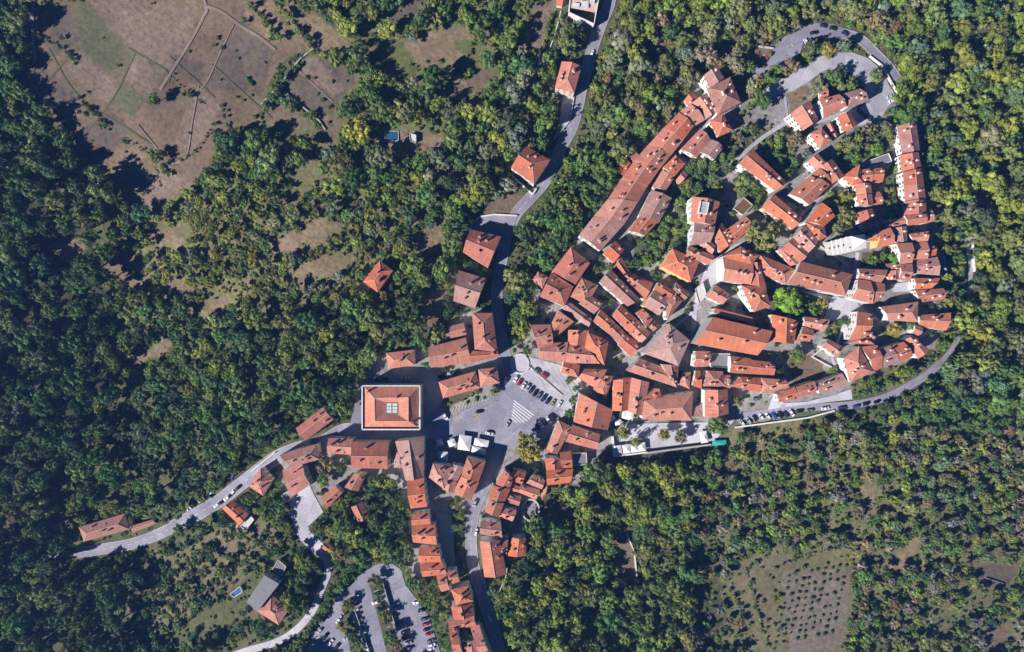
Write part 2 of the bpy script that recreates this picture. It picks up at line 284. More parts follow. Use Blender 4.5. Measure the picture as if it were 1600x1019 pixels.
# ---------------------------------------------------------------- traced plan of the place
# cluster lines: "# place phrase | end phrase | group"; house lines: corners ; roof ; colour ; eave height ; wall colour
# roof: g gable, x gable across, h hip, a/e hip at one end, p pyramid, s shed, f flat.  '+' adds a block to the house above
HOUSES = """
# the long northern rampart row | the upper end | row houses along the north rampart
1061,177 1083,197 1067,219 1038,200;x;r;9;w
1038,200 1067,219 1048,242 1012,228;x;o;8.6;w
1012,228 1048,242 1031,263 992,251;x;b;9.2;w
992,251 1031,263 1011,291 972,279;x;b;8.8;c
972,279 1011,291 996,316 950,312;x;r;8.4;w
950,312 996,316 975,350 928,339;x;b;8.8;c
928,339 975,350 938,391 905,368;g;p;9.2;w
# the wood side of the rampart row | the top | small houses outside the rampart row
980,239 986,233 999,244 991,254;x;o;6;w
960,265 974,247 985,256 975,274;g;o;6.5;w
# the group round the rampart mansion | the left | houses round the rampart mansion
1070,156 1081,144 1089,152 1076,166;x;o;5;w
1082,161 1103,146 1120,174 1101,187;g;b;8;w
1062,176 1079,163 1101,187 1083,197;x;o;8;w
1100,118 1110,137 1131,122 1120,104;x;p;11;w
+1105,139 1141,121 1157,160 1121,179;h;p;11.6;w
1109,190 1129,178 1144,203 1122,213;h;r;7.5;c
# the lane behind the rampart row | the upper end | houses on the shaded lane
1064,233 1094,202 1110,219 1089,246;g;r;7.5;w
1094,237 1112,219 1130,230 1116,249;g;p;7;w
1037,261 1056,243 1070,256 1052,277;a;r;7;c
1057,281 1068,267 1074,274 1063,286;x;b;4.5;g
1020,292 1035,266 1052,279 1040,297;g;o;6.5;w
999,336 1018,298 1049,310 1029,348;g;p;7;w
984,360 1000,337 1026,348 1008,368;g;b;6.6;w
943,396 961,377 975,390 959,410;x;o;7.5;k
# the slope below the rampart row | the top | houses on the western slope
892,387 863,424 899,444 921,411;a;r;9;w
862,426 844,463 882,478 895,448;e;r;9.5;w
832,437 841,425 855,433 847,450;h;r;6;w
909,435 892,463 917,476 934,446;h;o;7;w
960,417 971,402 985,428 977,440;g;r;4.5;w
954,421 937,441 980,478 1000,468;g;p;8;w
989,428 979,440 1007,469 1020,442;g;r;4.6;w
905,474 921,462 942,474 928,490;g;b;7;w
# the block below the western gate | the left | houses in the western block
829,508 860,508 864,537 842,547;x;r;9;c
872,486 896,503 863,531 861,508;g;b;8;w
886,469 924,498 919,511 877,481;g;p;6.5;c
844,537 887,535 881,565 844,561;g;r;8.2;c
889,516 920,517 914,541 888,537;x;o;7.6;w
888,536 915,543 937,568 883,567;g;r;8;c
919,520 950,533 944,570 915,543;h;o;8.4;w
877,582 882,563 905,571 903,590;e;o;8;c
# the diagonal terraces by the carved palace | the top | diagonal terrace houses
939,484 928,502 953,522 964,508;g;o;8;w
964,508 952,521 968,538 980,524;g;r;7.6;w
980,524 967,539 986,557 1000,537;g;r;8.2;c
971,477 957,493 985,521 999,503;g;r;8.4;w
999,504 984,521 1001,536 1016,520;g;o;7.8;w
994,489 1004,483 1019,499 1010,512;x;r;8;w
1013,512 1022,501 1030,508 1020,518;x;b;5;g
# the block with the yellow facade | the left | houses by the yellow facade
1005,477 1024,452 1046,466 1030,492;x;p;9;y
1023,452 1030,441 1054,456 1046,465;g;r;8.5;w
1041,470 1056,460 1066,470 1042,500;h;b;8.6;w
1057,442 1078,460 1067,470 1051,456;g;p;7;w
1036,417 1051,389 1092,408 1079,440;h;o;9.5;y
# the palaces on the church square | the bottom left | palaces on the church square
1006,552 1046,506 1077,532 1060,571;h;p;13;w
+1034,570 1060,571 1057,603 1046,590;g;p;9;w
981,580 1001,561 1046,578 1057,605;e;b;8;w
1115,496 1085,537 1183,555 1207,518;g;o;13;s
+1119,482 1175,496 1174,505 1116,489;s;r;8;w
1104,463 1119,446 1139,460 1129,475;g;o;7.5;w
1130,403 1131,438 1172,444 1176,412;g;o;12;w
+1129,401 1158,386 1186,399 1173,413;h;o;12.4;w
+1174,412 1188,410 1198,450 1171,444;g;r;11;w
+1158,446 1196,449 1203,478 1178,487;h;o;11.4;w
# the column below the roof terrace | the top | houses near the roof terrace
1080,346 1082,308 1124,316 1116,352;x;o;12;w
1079,383 1086,345 1117,351 1109,379;x;p;11;w
1094,382 1108,376 1117,384 1112,397;g;r;8;w
1072,400 1077,384 1116,400 1106,413;g;b;9;c
# the pair below the wooden pergola | the left | houses below the walled beds
1117,370 1128,349 1147,375 1125,394;g;o;8;w
1134,360 1166,339 1174,355 1148,379;g;o;8;w
# the middle gardens | the left | houses round the middle gardens
1155,256 1177,235 1228,285 1211,298;g;o;9;w
1192,325 1210,304 1252,341 1238,358;g;o;8;c
1235,303 1265,320 1296,289 1266,276;g;b;8.5;w
1262,253 1277,240 1292,256 1279,267;g;o;7.5;w
1268,274 1280,263 1300,284 1290,292;x;o;8;w
1280,262 1300,249 1319,275 1297,288;g;r;8.2;w
# the cluster beside the white car park | the left | houses beside the upper car park
1235,178 1255,203 1278,187 1265,157;g;o;9;w
1277,141 1291,136 1294,151 1281,155;x;o;7;w
1281,156 1311,148 1322,166 1287,184;g;o;9;w
1314,148 1344,139 1357,156 1324,168;e;p;8;w
1266,209 1284,200 1299,219 1281,232;h;o;8;w
1292,195 1299,192 1309,212 1302,216;g;o;6;c
1310,182 1328,174 1340,195 1318,206;g;r;8;w
# the street west of the bell tower | the top | houses west of the bell tower
1260,346 1284,317 1304,338 1287,353;g;o;9;w
1258,348 1287,353 1291,370 1277,377;h;o;8;w
1240,371 1257,352 1278,376 1263,394;g;p;8.4;w
1221,389 1240,371 1263,393 1251,410;g;r;8.2;w
1216,391 1222,388 1250,411 1234,415;g;r;7.4;w
1187,398 1190,427 1226,443 1243,421;h;o;8.5;w
1231,443 1321,462 1331,429 1252,409;e;b;10;w
# the lanes north of the bell tower | the top | houses north of the bell tower
1317,276 1343,258 1348,286 1331,290;h;o;8;w
1346,266 1361,264 1362,285 1347,286;x;b;7.6;w
1361,264 1378,263 1379,284 1363,285;x;r;7.6;w
1336,288 1360,287 1362,303 1339,305;x;o;8;w
1339,306 1362,304 1364,321 1343,321;x;r;8.2;w
1363,302 1374,300 1379,318 1365,320;x;r;6;w
1340,333 1362,326 1368,342 1343,346;x;o;7;w
1342,347 1368,344 1373,356 1352,361;g;r;6.6;w
# the straight row on the eastern edge | the top | row houses on the eastern edge
1402,198 1431,191 1437,235 1410,240;g;p;7.5;w
1407,243 1435,239 1439,262 1409,267;x;r;7.8;w
1412,269 1440,264 1443,287 1413,290;x;r;8.2;w
1413,291 1443,288 1446,312 1415,314;x;b;8;w
1415,315 1446,313 1447,333 1414,336;x;r;8.2;w
1414,337 1446,334 1447,348 1419,352;g;o;8.6;w
1444,332 1456,329 1459,345 1446,349;x;r;7;w
# the block east of the bell tower | the top | houses east of the bell tower
1389,343 1413,340 1415,350 1391,356;g;r;6.5;w
1397,357 1416,354 1417,376 1401,379;g;p;7;w
1351,376 1372,355 1375,364 1374,376;h;o;7;w
1370,387 1374,363 1391,356 1397,381;x;o;8;y
1421,366 1450,362 1449,376 1427,378;g;o;7.8;w
1401,381 1425,380 1425,410 1406,412;x;b;8.6;w
1429,381 1448,378 1449,404 1431,405;x;o;7.6;w
1449,384 1460,382 1462,399 1450,401;x;r;6.6;w
1429,408 1464,402 1467,430 1428,426;g;p;7.6;w
1407,414 1425,413 1421,439 1405,436;x;r;8.2;w
1385,413 1403,410 1406,421 1388,423;g;p;6.4;w
# the block above the southeastern rampart | the top left | houses above the eastern slope
1342,420 1386,422 1376,441 1342,435;g;b;7.8;w
1388,424 1407,422 1404,436 1389,437;x;r;7;w
1332,466 1341,437 1360,440 1363,474;x;o;8.6;w
1361,441 1382,444 1376,468 1365,473;x;b;8;w
1429,435 1468,435 1455,450 1430,452;g;o;7.6;w
1431,454 1474,451 1475,467 1435,473;g;o;8;w
1376,480 1434,472 1433,503 1389,500;a;b;8.2;w
1437,493 1485,489 1478,516 1435,509;g;o;7;w
# the curved southeastern rampart row | the right end | row houses on the southeastern rampart
1430,508 1441,512 1437,525 1427,520;x;r;6;w
1415,531 1426,524 1451,546 1434,560;g;r;7.6;w
1391,541 1412,535 1426,556 1406,566;x;o;8;w
1371,547 1391,541 1405,566 1379,573;x;p;7.8;w
1346,543 1370,540 1378,573 1365,581;x;r;8;w
1319,560 1342,542 1364,581 1328,597;h;o;10;w
1275,600 1315,584 1324,603 1281,615;g;p;7;w
1245,605 1272,596 1275,614 1249,620;g;o;7;w
1215,617 1241,605 1247,623 1217,628;g;o;6.6;w
1190,591 1227,594 1232,606 1190,614;e;o;8;w
1143,604 1157,590 1187,591 1187,613;a;r;8;w
# the group below the big green tree | the left | houses south of the big green tree
1206,492 1246,502 1240,537 1209,533;g;o;8.6;c
1256,495 1296,500 1287,517 1257,509;g;r;7;w
1256,511 1271,517 1265,533 1244,532;x;o;7.6;w
1294,530 1316,542 1307,557 1285,541;g;b;7;w
1340,487 1364,492 1352,527 1327,531;x;b;9;w
1353,520 1370,520 1366,535 1352,529;x;p;7;w
1327,537 1343,527 1360,527 1365,538;h;o;8.4;w
# the row below the long church | the left | houses below the church roof
1085,573 1087,549 1110,550 1106,572;x;o;8;w
1142,557 1173,561 1172,584 1141,582;g;b;7.6;w
1175,563 1209,567 1209,586 1174,584;g;r;7.4;w
1060,600 1070,584 1079,582 1077,607;h;o;7;w
1082,602 1087,580 1094,580 1096,607;x;o;7.4;w
1100,603 1106,580 1129,581 1134,604;h;r;8;w
1130,605 1132,587 1141,587 1141,606;x;p;6.6;w
# the block east of the square | the top | houses east of the square
904,590 914,577 948,578 930,606;g;o;8;c
928,608 941,588 958,588 946,623;e;o;8.4;c
906,615 957,641 949,672 897,659;x;b;9;w
959,595 986,591 982,641 957,641;g;o;9.4;w
987,591 1014,598 1004,649 981,642;g;b;9;w
# the edge above the tree terrace | the left | houses above the tree terrace
1006,622 1036,627 1034,609 1024,608;g;r;8;w
+1008,626 1082,612 1080,657 1004,655;h;o;10.5;w
1083,640 1097,631 1098,650 1082,650;s;p;6;w
1102,610 1136,609 1138,646 1102,652;g;r;9.6;w
# the run stepping down the square | the top | houses stepping down from the square
873,659 893,668 871,709 853,703;a;b;8;w
895,665 937,680 931,702 884,690;g;r;8;k
875,708 892,706 894,730 878,731;x;r;7;w
852,716 879,716 878,731 854,734;x;r;7.6;w
854,737 895,733 891,754 855,758;g;o;8;w
# the wedge by the round court | the top left | houses round the sunken court
775,756 788,735 802,748 796,763;x;r;9;w
770,759 797,764 787,786 765,777;x;r;9;w
764,783 787,787 779,808 758,799;x;o;9;w
797,750 803,734 822,739 815,756;g;r;7.4;w
823,755 835,743 851,751 846,764;g;r;7.6;w
814,758 843,766 837,780 813,770;g;o;7.4;w
797,757 815,762 812,770 796,766;g;o;7;w
845,771 855,760 852,774 847,782;x;o;6;w
793,771 814,777 810,790 788,783;g;r;6.8;w
784,793 807,799 800,814 779,808;g;o;7;w
# the block facing the cafe tents | the left | houses facing the cafe tents
677,725 709,730 693,763 671,746;h;b;9;w
706,726 726,730 714,751 695,747;g;p;8.4;w
694,750 713,753 710,770 692,764;x;o;8.6;w
730,716 758,722 747,754 722,742;a;b;9.4;w
721,745 747,755 736,781 709,769;x;o;8.8;w
# the terrace opposite the arcaded palace | the left | houses opposite the arcaded palace
437,711 495,694 498,718 457,729;a;p;8.6;c
442,735 472,724 484,757 456,776;x;r;8;w
514,685 551,686 547,710 512,708;g;o;8;w
552,691 607,692 605,732 550,731;g;r;9.4;c
618,690 662,685 661,746 634,750;g;p;10;w
+617,704 634,704 632,731 616,730;h;p;8;w
636,751 662,748 667,791 642,794;x;o;8.6;w
554,740 571,741 560,767 539,761;g;b;6;w
503,777 524,759 534,771 511,794;g;o;6;w
549,793 566,786 576,808 560,816;g;b;5.5;w
# the line down the southern street | the top | row houses on the southern street
644,804 670,801 672,819 644,821;g;o;8;w
644,822 679,821 682,851 646,847;g;o;8.4;w
656,855 686,856 689,879 654,878;g;o;8.2;w
657,882 691,880 698,897 661,901;g;r;8.2;w
682,901 697,898 702,921 690,924;x;o;8;w
698,893 712,892 718,908 705,913;x;o;7.4;w
705,922 731,916 739,939 714,945;p;o;9;w
705,948 737,943 741,961 710,968;x;r;8.6;w
700,972 711,972 726,1030 713,1030;x;o;8.6;w
+700,971 740,963 743,978 707,984;g;o;8.2;w
+735,980 749,977 770,1030 754,1030;x;r;8.4;w
+722,1003 750,1002 754,1030 727,1030;g;o;8;w
# the southern street's far side | the top | houses across the southern street
752,815 782,817 784,840 750,834;g;r;8.8;w
750,846 781,845 791,897 757,901;g;o;9;w
781,841 794,841 791,871 780,866;x;r;7;w
801,841 821,841 822,868 793,868;g;o;7.6;w
# the block behind the arcaded palace | the left | houses behind the arcaded palace
604,552 646,547 647,570 608,576;h;o;6.5;w
670,543 727,528 736,566 674,574;g;o;8.6;c
700,511 724,505 728,523 704,528;g;b;6;w
738,490 769,490 777,550 742,545;h;r;9.4;w
734,548 777,551 779,556 738,566;g;r;8.8;w
686,597 742,581 750,606 693,622;h;r;7.4;w
748,578 776,575 780,598 751,604;h;b;7.4;w
# the northern road | the top | houses along the northern road
868,136 878,97 908,104 897,145;e;r;9;c
799,262 822,229 859,250 834,287;e;r;10;w
724,394 735,359 782,370 762,418;g;r;8.6;w
709,470 717,423 759,436 742,481;x;p;9;w
# the scattered western plots | the right | houses on the scattered western plots
568,440 593,408 613,423 590,456;h;r;6;w
463,669 505,637 520,656 477,688;g;r;8;w
389,759 407,732 425,750 411,774;h;r;6.6;w
348,795 362,783 388,803 374,820;g;o;6.4;w
124,824 194,803 201,827 132,846;h;b;7;w
424,930 451,952 435,976 402,955;h;b;7.6;w
+386,940 413,900 437,911 404,953;s;q;8.4;w
"""

# garages, sheds and flat roofs: label ; corners ; roof ; colour ; height ; wall
SHEDS = """
flat grey concrete outbuilding just above the brown hipped house's grey wing;shed;435,875 447,885 440,900 426,889;f;q;4;c
small grey lean to roof at the foot of the orange gabled house;shed;440,774 449,768 455,780 447,785;f;q;3.5;w
small rust roofed hut at the bend of the lane;hut;504,856 512,849 520,856 512,864;x;r;3;w
blue sheeted shelter hidden in trees left of the grey roof;shelter;360,928 375,916 379,925 366,933;f;u;3;w
white canopy roof beside the small orange garden house;canopy;376,822 392,806 397,812 384,828;f;v;3;w
small orange garage at the top edge beside the ploughed strip;garage;870,-6 881,-6 878,9 870,8;x;o;3.5;w
pale roofless ruin right of the blue pool in the wood;ruin;640,209 650,211 650,223 641,221;f;v;2.5;s
wooden slatted pergola in a stone frame between two old town roofs;pergola;1146,326 1162,309 1176,321 1161,336;f;n;3.5;s
blue grey shaded roof terrace right of the shaded red gable;terrace;894,709 916,708 917,726 896,727;f;q;5;w
grey stepped terrace roof above the eastern lane garden;terrace;1347,255 1388,240 1393,252 1350,264;f;q;3;w
grey rubble court roof left of the brown gabled pair below the church;terrace;1112,553 1140,553 1140,575 1110,573;f;q;4;w
pale stone terrace roof above the tiny orange house near the palace;terrace;1086,452 1098,441 1104,462 1092,474;f;v;3.5;s
long low stone outbuilding roof beside the western approach road;shed;206,822 238,812 244,818 208,832;g;b;3.5;s
"""

TREES_TOWN = """
leafy bright green tree filling the garden beside the central church block;1232,470;24;brt
broad olive green tree shading the street north of the domed church roof;1195,368;24;olv
dark olive tree beside the wooden pergola;1166,284;17;olv
small vivid green tree on the gravel garden inside the western lanes;1010,407;10;brt
small vivid green tree in the yard below the yellow wall;1393,404;10;brt
big round green tree right of the upper white car park;1407,178;22;grn
bushy olive tree at the narrow end of the upper white car park;1369,118;12;olv
spreading green tree above the pink hipped house;1328,131;11;olv
dark green tree inside the loop of the upper white car park;1303,120;15;grn
grey green tree at the left of the loop garden;1276,140;14;gry
oval golden green tree beside the mansion's long shadow;1186,128;11;gld
dark green tree between the two car park roads;1211,110;10;grn
round brown tree between the two car park roads;1234,104;13;brn
green tree on the bank left of the mansion road;1166,104;13;grn
yellow green tree on the bank under the upper parking;1297,77;13;gld
large green tree beside the lane at the old town's north gate;1190,158;18;grn
olive tree standing at the plaza corner by the cafe tents;820,690;18;gld
olive tree beside the street corner opposite the tents;829,708;18;gld
dark round tree left of the arcaded palace;541,637;17;grn
brown green tree behind the long terrace opposite the palace;508,724;14;brn
dark green tree under the brown one behind the terrace;507,749;13;grn
round planter tree at the head of the plaza paving;824,548;9;grn
topmost clipped plaza tree beside the cafe front;889,594;7;grn
second clipped plaza tree beside the cafe front;900,607;7;grn
third clipped plaza tree beside the cafe front;896,625;8;grn
lowest clipped plaza tree beside the cafe front;890,647;9;grn
tall dark pine at the left end of the stone terrace;974,676;15;olv
dark pine beside the row of white parasols;993,690;11;olv
yellowing tree in the middle of the stone terrace;1036,680;12;gld
brown tree right of the yellow one on the stone terrace;1064,682;12;brn
large dark tree at the right end of the stone terrace;1121,664;18;grn
yellow green tree between the plaza road and ochre house;772,612;8;gld
olive tree beside the top right of the southern car park;540,946;10;gld
olive tree on the left island of the southern car park;534,979;10;gld
bushy tree at the head of the southern car park island;583,909;11;olv
tree halfway down the right island of the southern car park;601,963;10;olv
tree low on the right island of the southern car park;610,992;11;grn
brown tree at the foot of the right car park island;620,1010;10;brn
dark solitary tree beside the track in the brown fields;240,155;12;grn
smaller dark solitary tree low in the brown fields;247,244;12;grn
lone shrub like tree right of the field track;298,150;5;grn
round shrub beside the northern dirt road;381,32;6;grn
round shrub at the end of the northern dirt road;425,61;6;grn
dark tree on the long house shadow beside the western road;284,829;12;grn
large bright tree in front of the terrace garden fork;1302,325;14;olv
large olive tree in the walled green inside the old town;1322,338;15;olv
dense olive tree low in the walled green;1308,358;13;olv
yellow green tree top of the walled green;1318,308;12;gld
dark green tree in the upper eastern garden;1370,232;13;brt
olive tree left in the upper eastern garden;1335,224;13;olv
brown shrubby tree in the upper eastern garden;1356,205;12;brn
brown olive tree in the middle gardens;1237,222;13;brn
bright green tree in the middle gardens;1217,228;8;brt
pale green tree below the pergola lawn;1258,240;9;gry
olive tree in the small walled court south of the round beds;1395,515;13;gld
dark green tree in the same small walled court;1421,507;8;grn
brown leafed tree at the corner of the pale stone court;1286,473;9;gld
dark leafy tree on the green south of the orange pair;1244,555;12;grn
"""

# rows of cars: "# phrase | end | group" then x,y,angle,colour
CARS = """
# the slanted rank beside the plaza steps | the left | cars in the slanted plaza rank
806,592,58,white
812,597,58,red
818,602,58,white
824,605,58,silver
830,609,58,navy
836,614,58,black
842,618,58,grey
849,622,58,navy
856,626,58,black
864,629,58,olive
874,631,58,white
# the shade below the hipped ochre house | the left | cars shaded at the plaza corner
774,600,60,navy
783,597,60,black
792,593,60,navy
# the open paving at the top of the plaza | the left | cars on the upper plaza paving
839,580,-40,grey
851,586,-45,red
# the slanted rank facing the brown hipped house | the left | cars in the lower plaza rank
840,667,-55,black
845,663,-55,white
851,659,-55,navy
857,656,-55,white
863,651,-55,black
# the shaded paving behind the arcaded palace | the left | cars in the shade behind the palace
592,591,0,grey
602,591,0,black
633,591,0,silver
690,588,18,navy
700,584,18,silver
712,581,18,black
# the open asphalt of the plaza | the left | cars driving over the plaza
696,650,-62,white
749,643,8,black
765,677,-14,white
793,662,60,silver
# the upper kerb of the western road | the top | cars on the upper kerb of the western road
377,728,42,black
371,735,42,silver
364,744,40,blue
349,755,40,black
339,763,40,black
331,769,38,white
315,781,38,white
295,796,38,white
279,808,38,green
# the lower kerb of the western road | the top | cars on the lower kerb of the western road
372,762,44,black
366,767,44,white
361,773,42,black
355,778,40,white
347,784,38,black
339,789,38,white
# the gravel yard under the western road | the top | car in the gravel yard
456,804,-28,white
# the verge beside the grey roofed house | the top | cars by the grey roofed house
475,912,55,silver
479,922,50,red
# the approach lane of the southern car park | the top | cars on the southern approach lane
530,931,50,white
512,956,55,red
534,961,55,silver
529,969,58,white
503,970,50,white
# the left bays of the southern car park | the top | cars in the left southern bays
556,944,28,black
558,952,28,silver
560,960,30,navy
562,969,26,grey
565,978,22,lightblue
568,987,20,white
542,997,22,silver
571,1004,18,black
574,1014,15,white
# the middle bays of the southern car park | the top | cars in the middle southern bays
589,928,20,green
593,951,20,grey
587,941,18,white
614,953,15,white
617,962,15,black
624,972,15,navy
628,980,15,silver
632,987,15,black
634,996,12,red
638,1004,12,silver
639,1012,12,blue
# the lower left corner of the southern car park | the left | cars in the lower left southern corner
500,985,50,silver
508,994,50,black
517,1003,50,white
526,1010,50,navy
# the right bays of the southern car park | the top | cars in the right southern bays
651,941,12,white
658,945,14,grey
659,953,14,black
663,967,15,green
665,975,15,red
667,983,15,black
670,990,15,red
673,1001,15,grey
675,1007,15,white
674,1013,15,white
# the shaded southern street | the top | cars on the southern street
742,786,72,silver
744,831,80,white
757,911,-70,lightblue
772,926,65,blue
765,965,-72,white
# the northern road | the top | cars on the northern road
925,84,72,white
916,119,82,grey
# the slanted rank on the rampart road | the left | cars in the slanted rampart rank
1159,660,-55,white
1169,657,-55,silver
1179,653,-55,black
1189,651,-55,white
1199,650,-55,white
1209,649,-55,blue
1218,648,-55,black
1227,647,-55,navy
1236,645,-55,white
# the outer kerb of the rampart road | the left | cars on the outer kerb of the rampart road
1249,642,8,black
1265,641,8,grey
1289,638,8,white
1315,637,8,navy
1337,635,12,blue
1352,631,15,black
1369,628,18,black
# the shadow edge above the rampart road | the left | car at the shadow edge of the rampart road
1182,623,10,grey
# the mansion end of the upper car park | the left | cars near the mansion
1192,100,50,black
1201,87,50,red
# the upper side of the upper car park | the left | cars on the upper side of the upper car park
1239,50,28,green
1271,52,8,black
1286,41,-12,navy
1301,45,-14,black
1320,53,-30,navy
# the hedge side of the upper car park | the left | cars on the hedge side of the upper car park
1259,67,-62,white
1267,66,-62,blue
1275,64,-62,navy
1282,62,-62,black
# the white paved yard above the eastern row | the left | cars in the white paved yard
1344,175,-35,black
1350,180,-35,red
1356,185,-35,navy
1391,151,20,silver
1394,158,20,white
"""

# roads: name;width px;material;points
ROADS = """
road;17;asphalt;954,-60 953,0 942,30 930,62 919,100 910,130 903,165 893,200 878,228 866,255 850,285 828,310 806,335 793,365 785,400 779,430 776,470 782,520 790,560 797,590
road;17;asphalt;1000,-200 970,-120 954,-60
road;20;asphalt;640,676 590,676 540,672 505,690 462,702 430,716 402,737 372,760 340,785
road;20;asphalt;344,782 305,805 270,824
road;16;asphalt;274,822 240,838 205,850 165,857 120,864
track;10;asphalt;120,864 60,872 0,888 -60,900 -140,915
track;8;asphalt;-140,826 -60,822 0,815 60,820 112,828
road;17;asphalt;786,690 775,718 763,745 751,772 742,795 737,820 736,850 740,885 752,925 765,965 782,1019 800,1080 830,1180
lane;13;asphalt;672,680 668,720 668,760 675,800 690,840 701,880
lane;21;pale;482,762 468,782 466,806 474,832 492,852 510,868
lane;11;pale;502,860 511,876 512,895 500,925 488,955 462,985 430,1004 380,1019 330,1040 250,1090
lane;14;asphalt;1318,52 1345,62 1368,84 1388,104 1402,124
track;7;asphalt;1402,124 1418,150 1434,185 1454,228 1470,285 1488,335 1506,370
lane;7;pale;1506,370 1514,392 1517,430 1514,460
track;6;dirt;1514,460 1510,485 1500,522
lane;8;stone;1500,522 1488,545 1470,566
lane;12;asphalt;1470,566 1448,586 1415,606 1380,622 1330,633 1260,637 1200,645 1150,652
lane;6;pale;1151,250 1165,237 1185,220 1205,206 1232,190
path;4;pale;1232,190 1228,165 1226,146
path;3;grs;75,75 122,150 205,205 245,232
path;2.4;grs;110,85 55,150
path;2.4;grs;200,75 262,112 262,130
path;2;grs;210,85 172,160 95,250
path;2;grs;265,88 335,152
path;2;grs;130,250 200,310
path;2;dirt;455,100 520,160
path;2;grs;330,100 425,185
lane;7;pale;1157,163 1130,176 1112,186 1098,198 1080,215
lane;7;stone;1098,198 1062,232 1037,258 1012,298 985,345 940,394
lane;6;pale;1232,362 1258,330 1290,300 1318,280
lane;6;pale;1272,192 1300,183 1340,172
lane;6;pale;1340,394 1335,430 1326,465 1298,470
lane;5;pale;1213,446 1240,450 1280,462 1326,470
lane;5;pale;1326,468 1345,483 1372,500
lane;5;pale;1410,444 1428,440 1430,425
lane;5;pale;1325,488 1312,528 1300,556 1314,590
lane;5;stone;1107,415 1130,396 1160,380 1186,376 1215,385
lane;4;pale;1096,478 1060,505 1030,528 1003,556
path;4.4;dirt;300,-40 322,10 318,25 300,60 272,105 250,140
path;4.6;dirt;322,10 345,18 375,40 405,58 430,78
path;2.4;dirt;310,135 300,190 290,245 262,258
path;2;dirt;365,38 345,80 322,130 310,140
path;2;dirt;215,195 245,232
path;5;asphalt;50,-60 52,0 50,40 55,95
"""
AREAS = """
parking_lot;asphalt;512,962 528,935 548,915 565,895 590,881 612,880 626,890 634,915 650,935 668,960 682,1000 700,1060 500,1060 478,1019 494,985
plaza;asphalt;700,690 706,655 728,640 765,625 768,610 782,585 800,582 812,588 880,640 868,652 858,668 845,680 820,690 800,702 760,690
plaza_paving;pale;798,582 802,566 815,556 838,560 880,572 905,588 912,604 900,625 893,650 878,656 872,640
parking_lot;asphalt;1173,123 1184,104 1203,92 1210,72 1225,58 1248,46 1270,36 1300,37 1325,46 1335,58 1318,62 1292,60 1256,64 1250,84 1225,102 1200,112 1180,130
parking_lot;pale;1192,143 1210,130 1248,108 1272,92 1300,82 1332,82 1356,91 1374,106 1386,128 1402,153 1388,166 1376,186 1358,194 1342,197 1328,176 1345,168 1362,158 1348,146 1352,132 1336,118 1318,106 1288,110 1262,128 1240,142 1214,150 1195,156
courtyard;asphalt;735,358 752,338 785,334 808,338 802,360 790,380 784,372
courtyard;stone;680,798 706,806 712,889 694,889
courtyard;asphalt;560,600 600,580 660,575 690,580 690,640 706,650 700,690 560,690 540,680 548,660
courtyard;pale;446,775 484,758 490,772 505,800 478,826 462,812
courtyard;pale;872,200 880,150 895,146 900,150 892,185 880,205 862,222
stone_court;pale;1285,505 1300,462 1338,470 1345,482 1335,492
stone_court;pale;1083,475 1105,412 1130,400 1133,440 1108,450 1090,480 1086,530 1078,528
planting_bed;bed;575,903 590,899 600,906 604,925 596,928 612,975 628,1010 640,1060 612,1060 600,1000 585,945
planting_bed;bed;538,938 549,932 556,948 548,962 565,1010 576,1060 556,1060 545,1005 533,972
planting_bed;bed;690,622 748,604 752,612 705,634
terrace_paving;pale;957,708 957,680 985,662 1105,660 1150,655 1115,690 1010,704
stone_court;pale;1205,625 1212,614 1225,630 1260,628 1300,618 1330,608 1332,624 1260,632 1200,640
court;pale;1390,445 1420,440 1428,452 1420,456 1395,456
"""
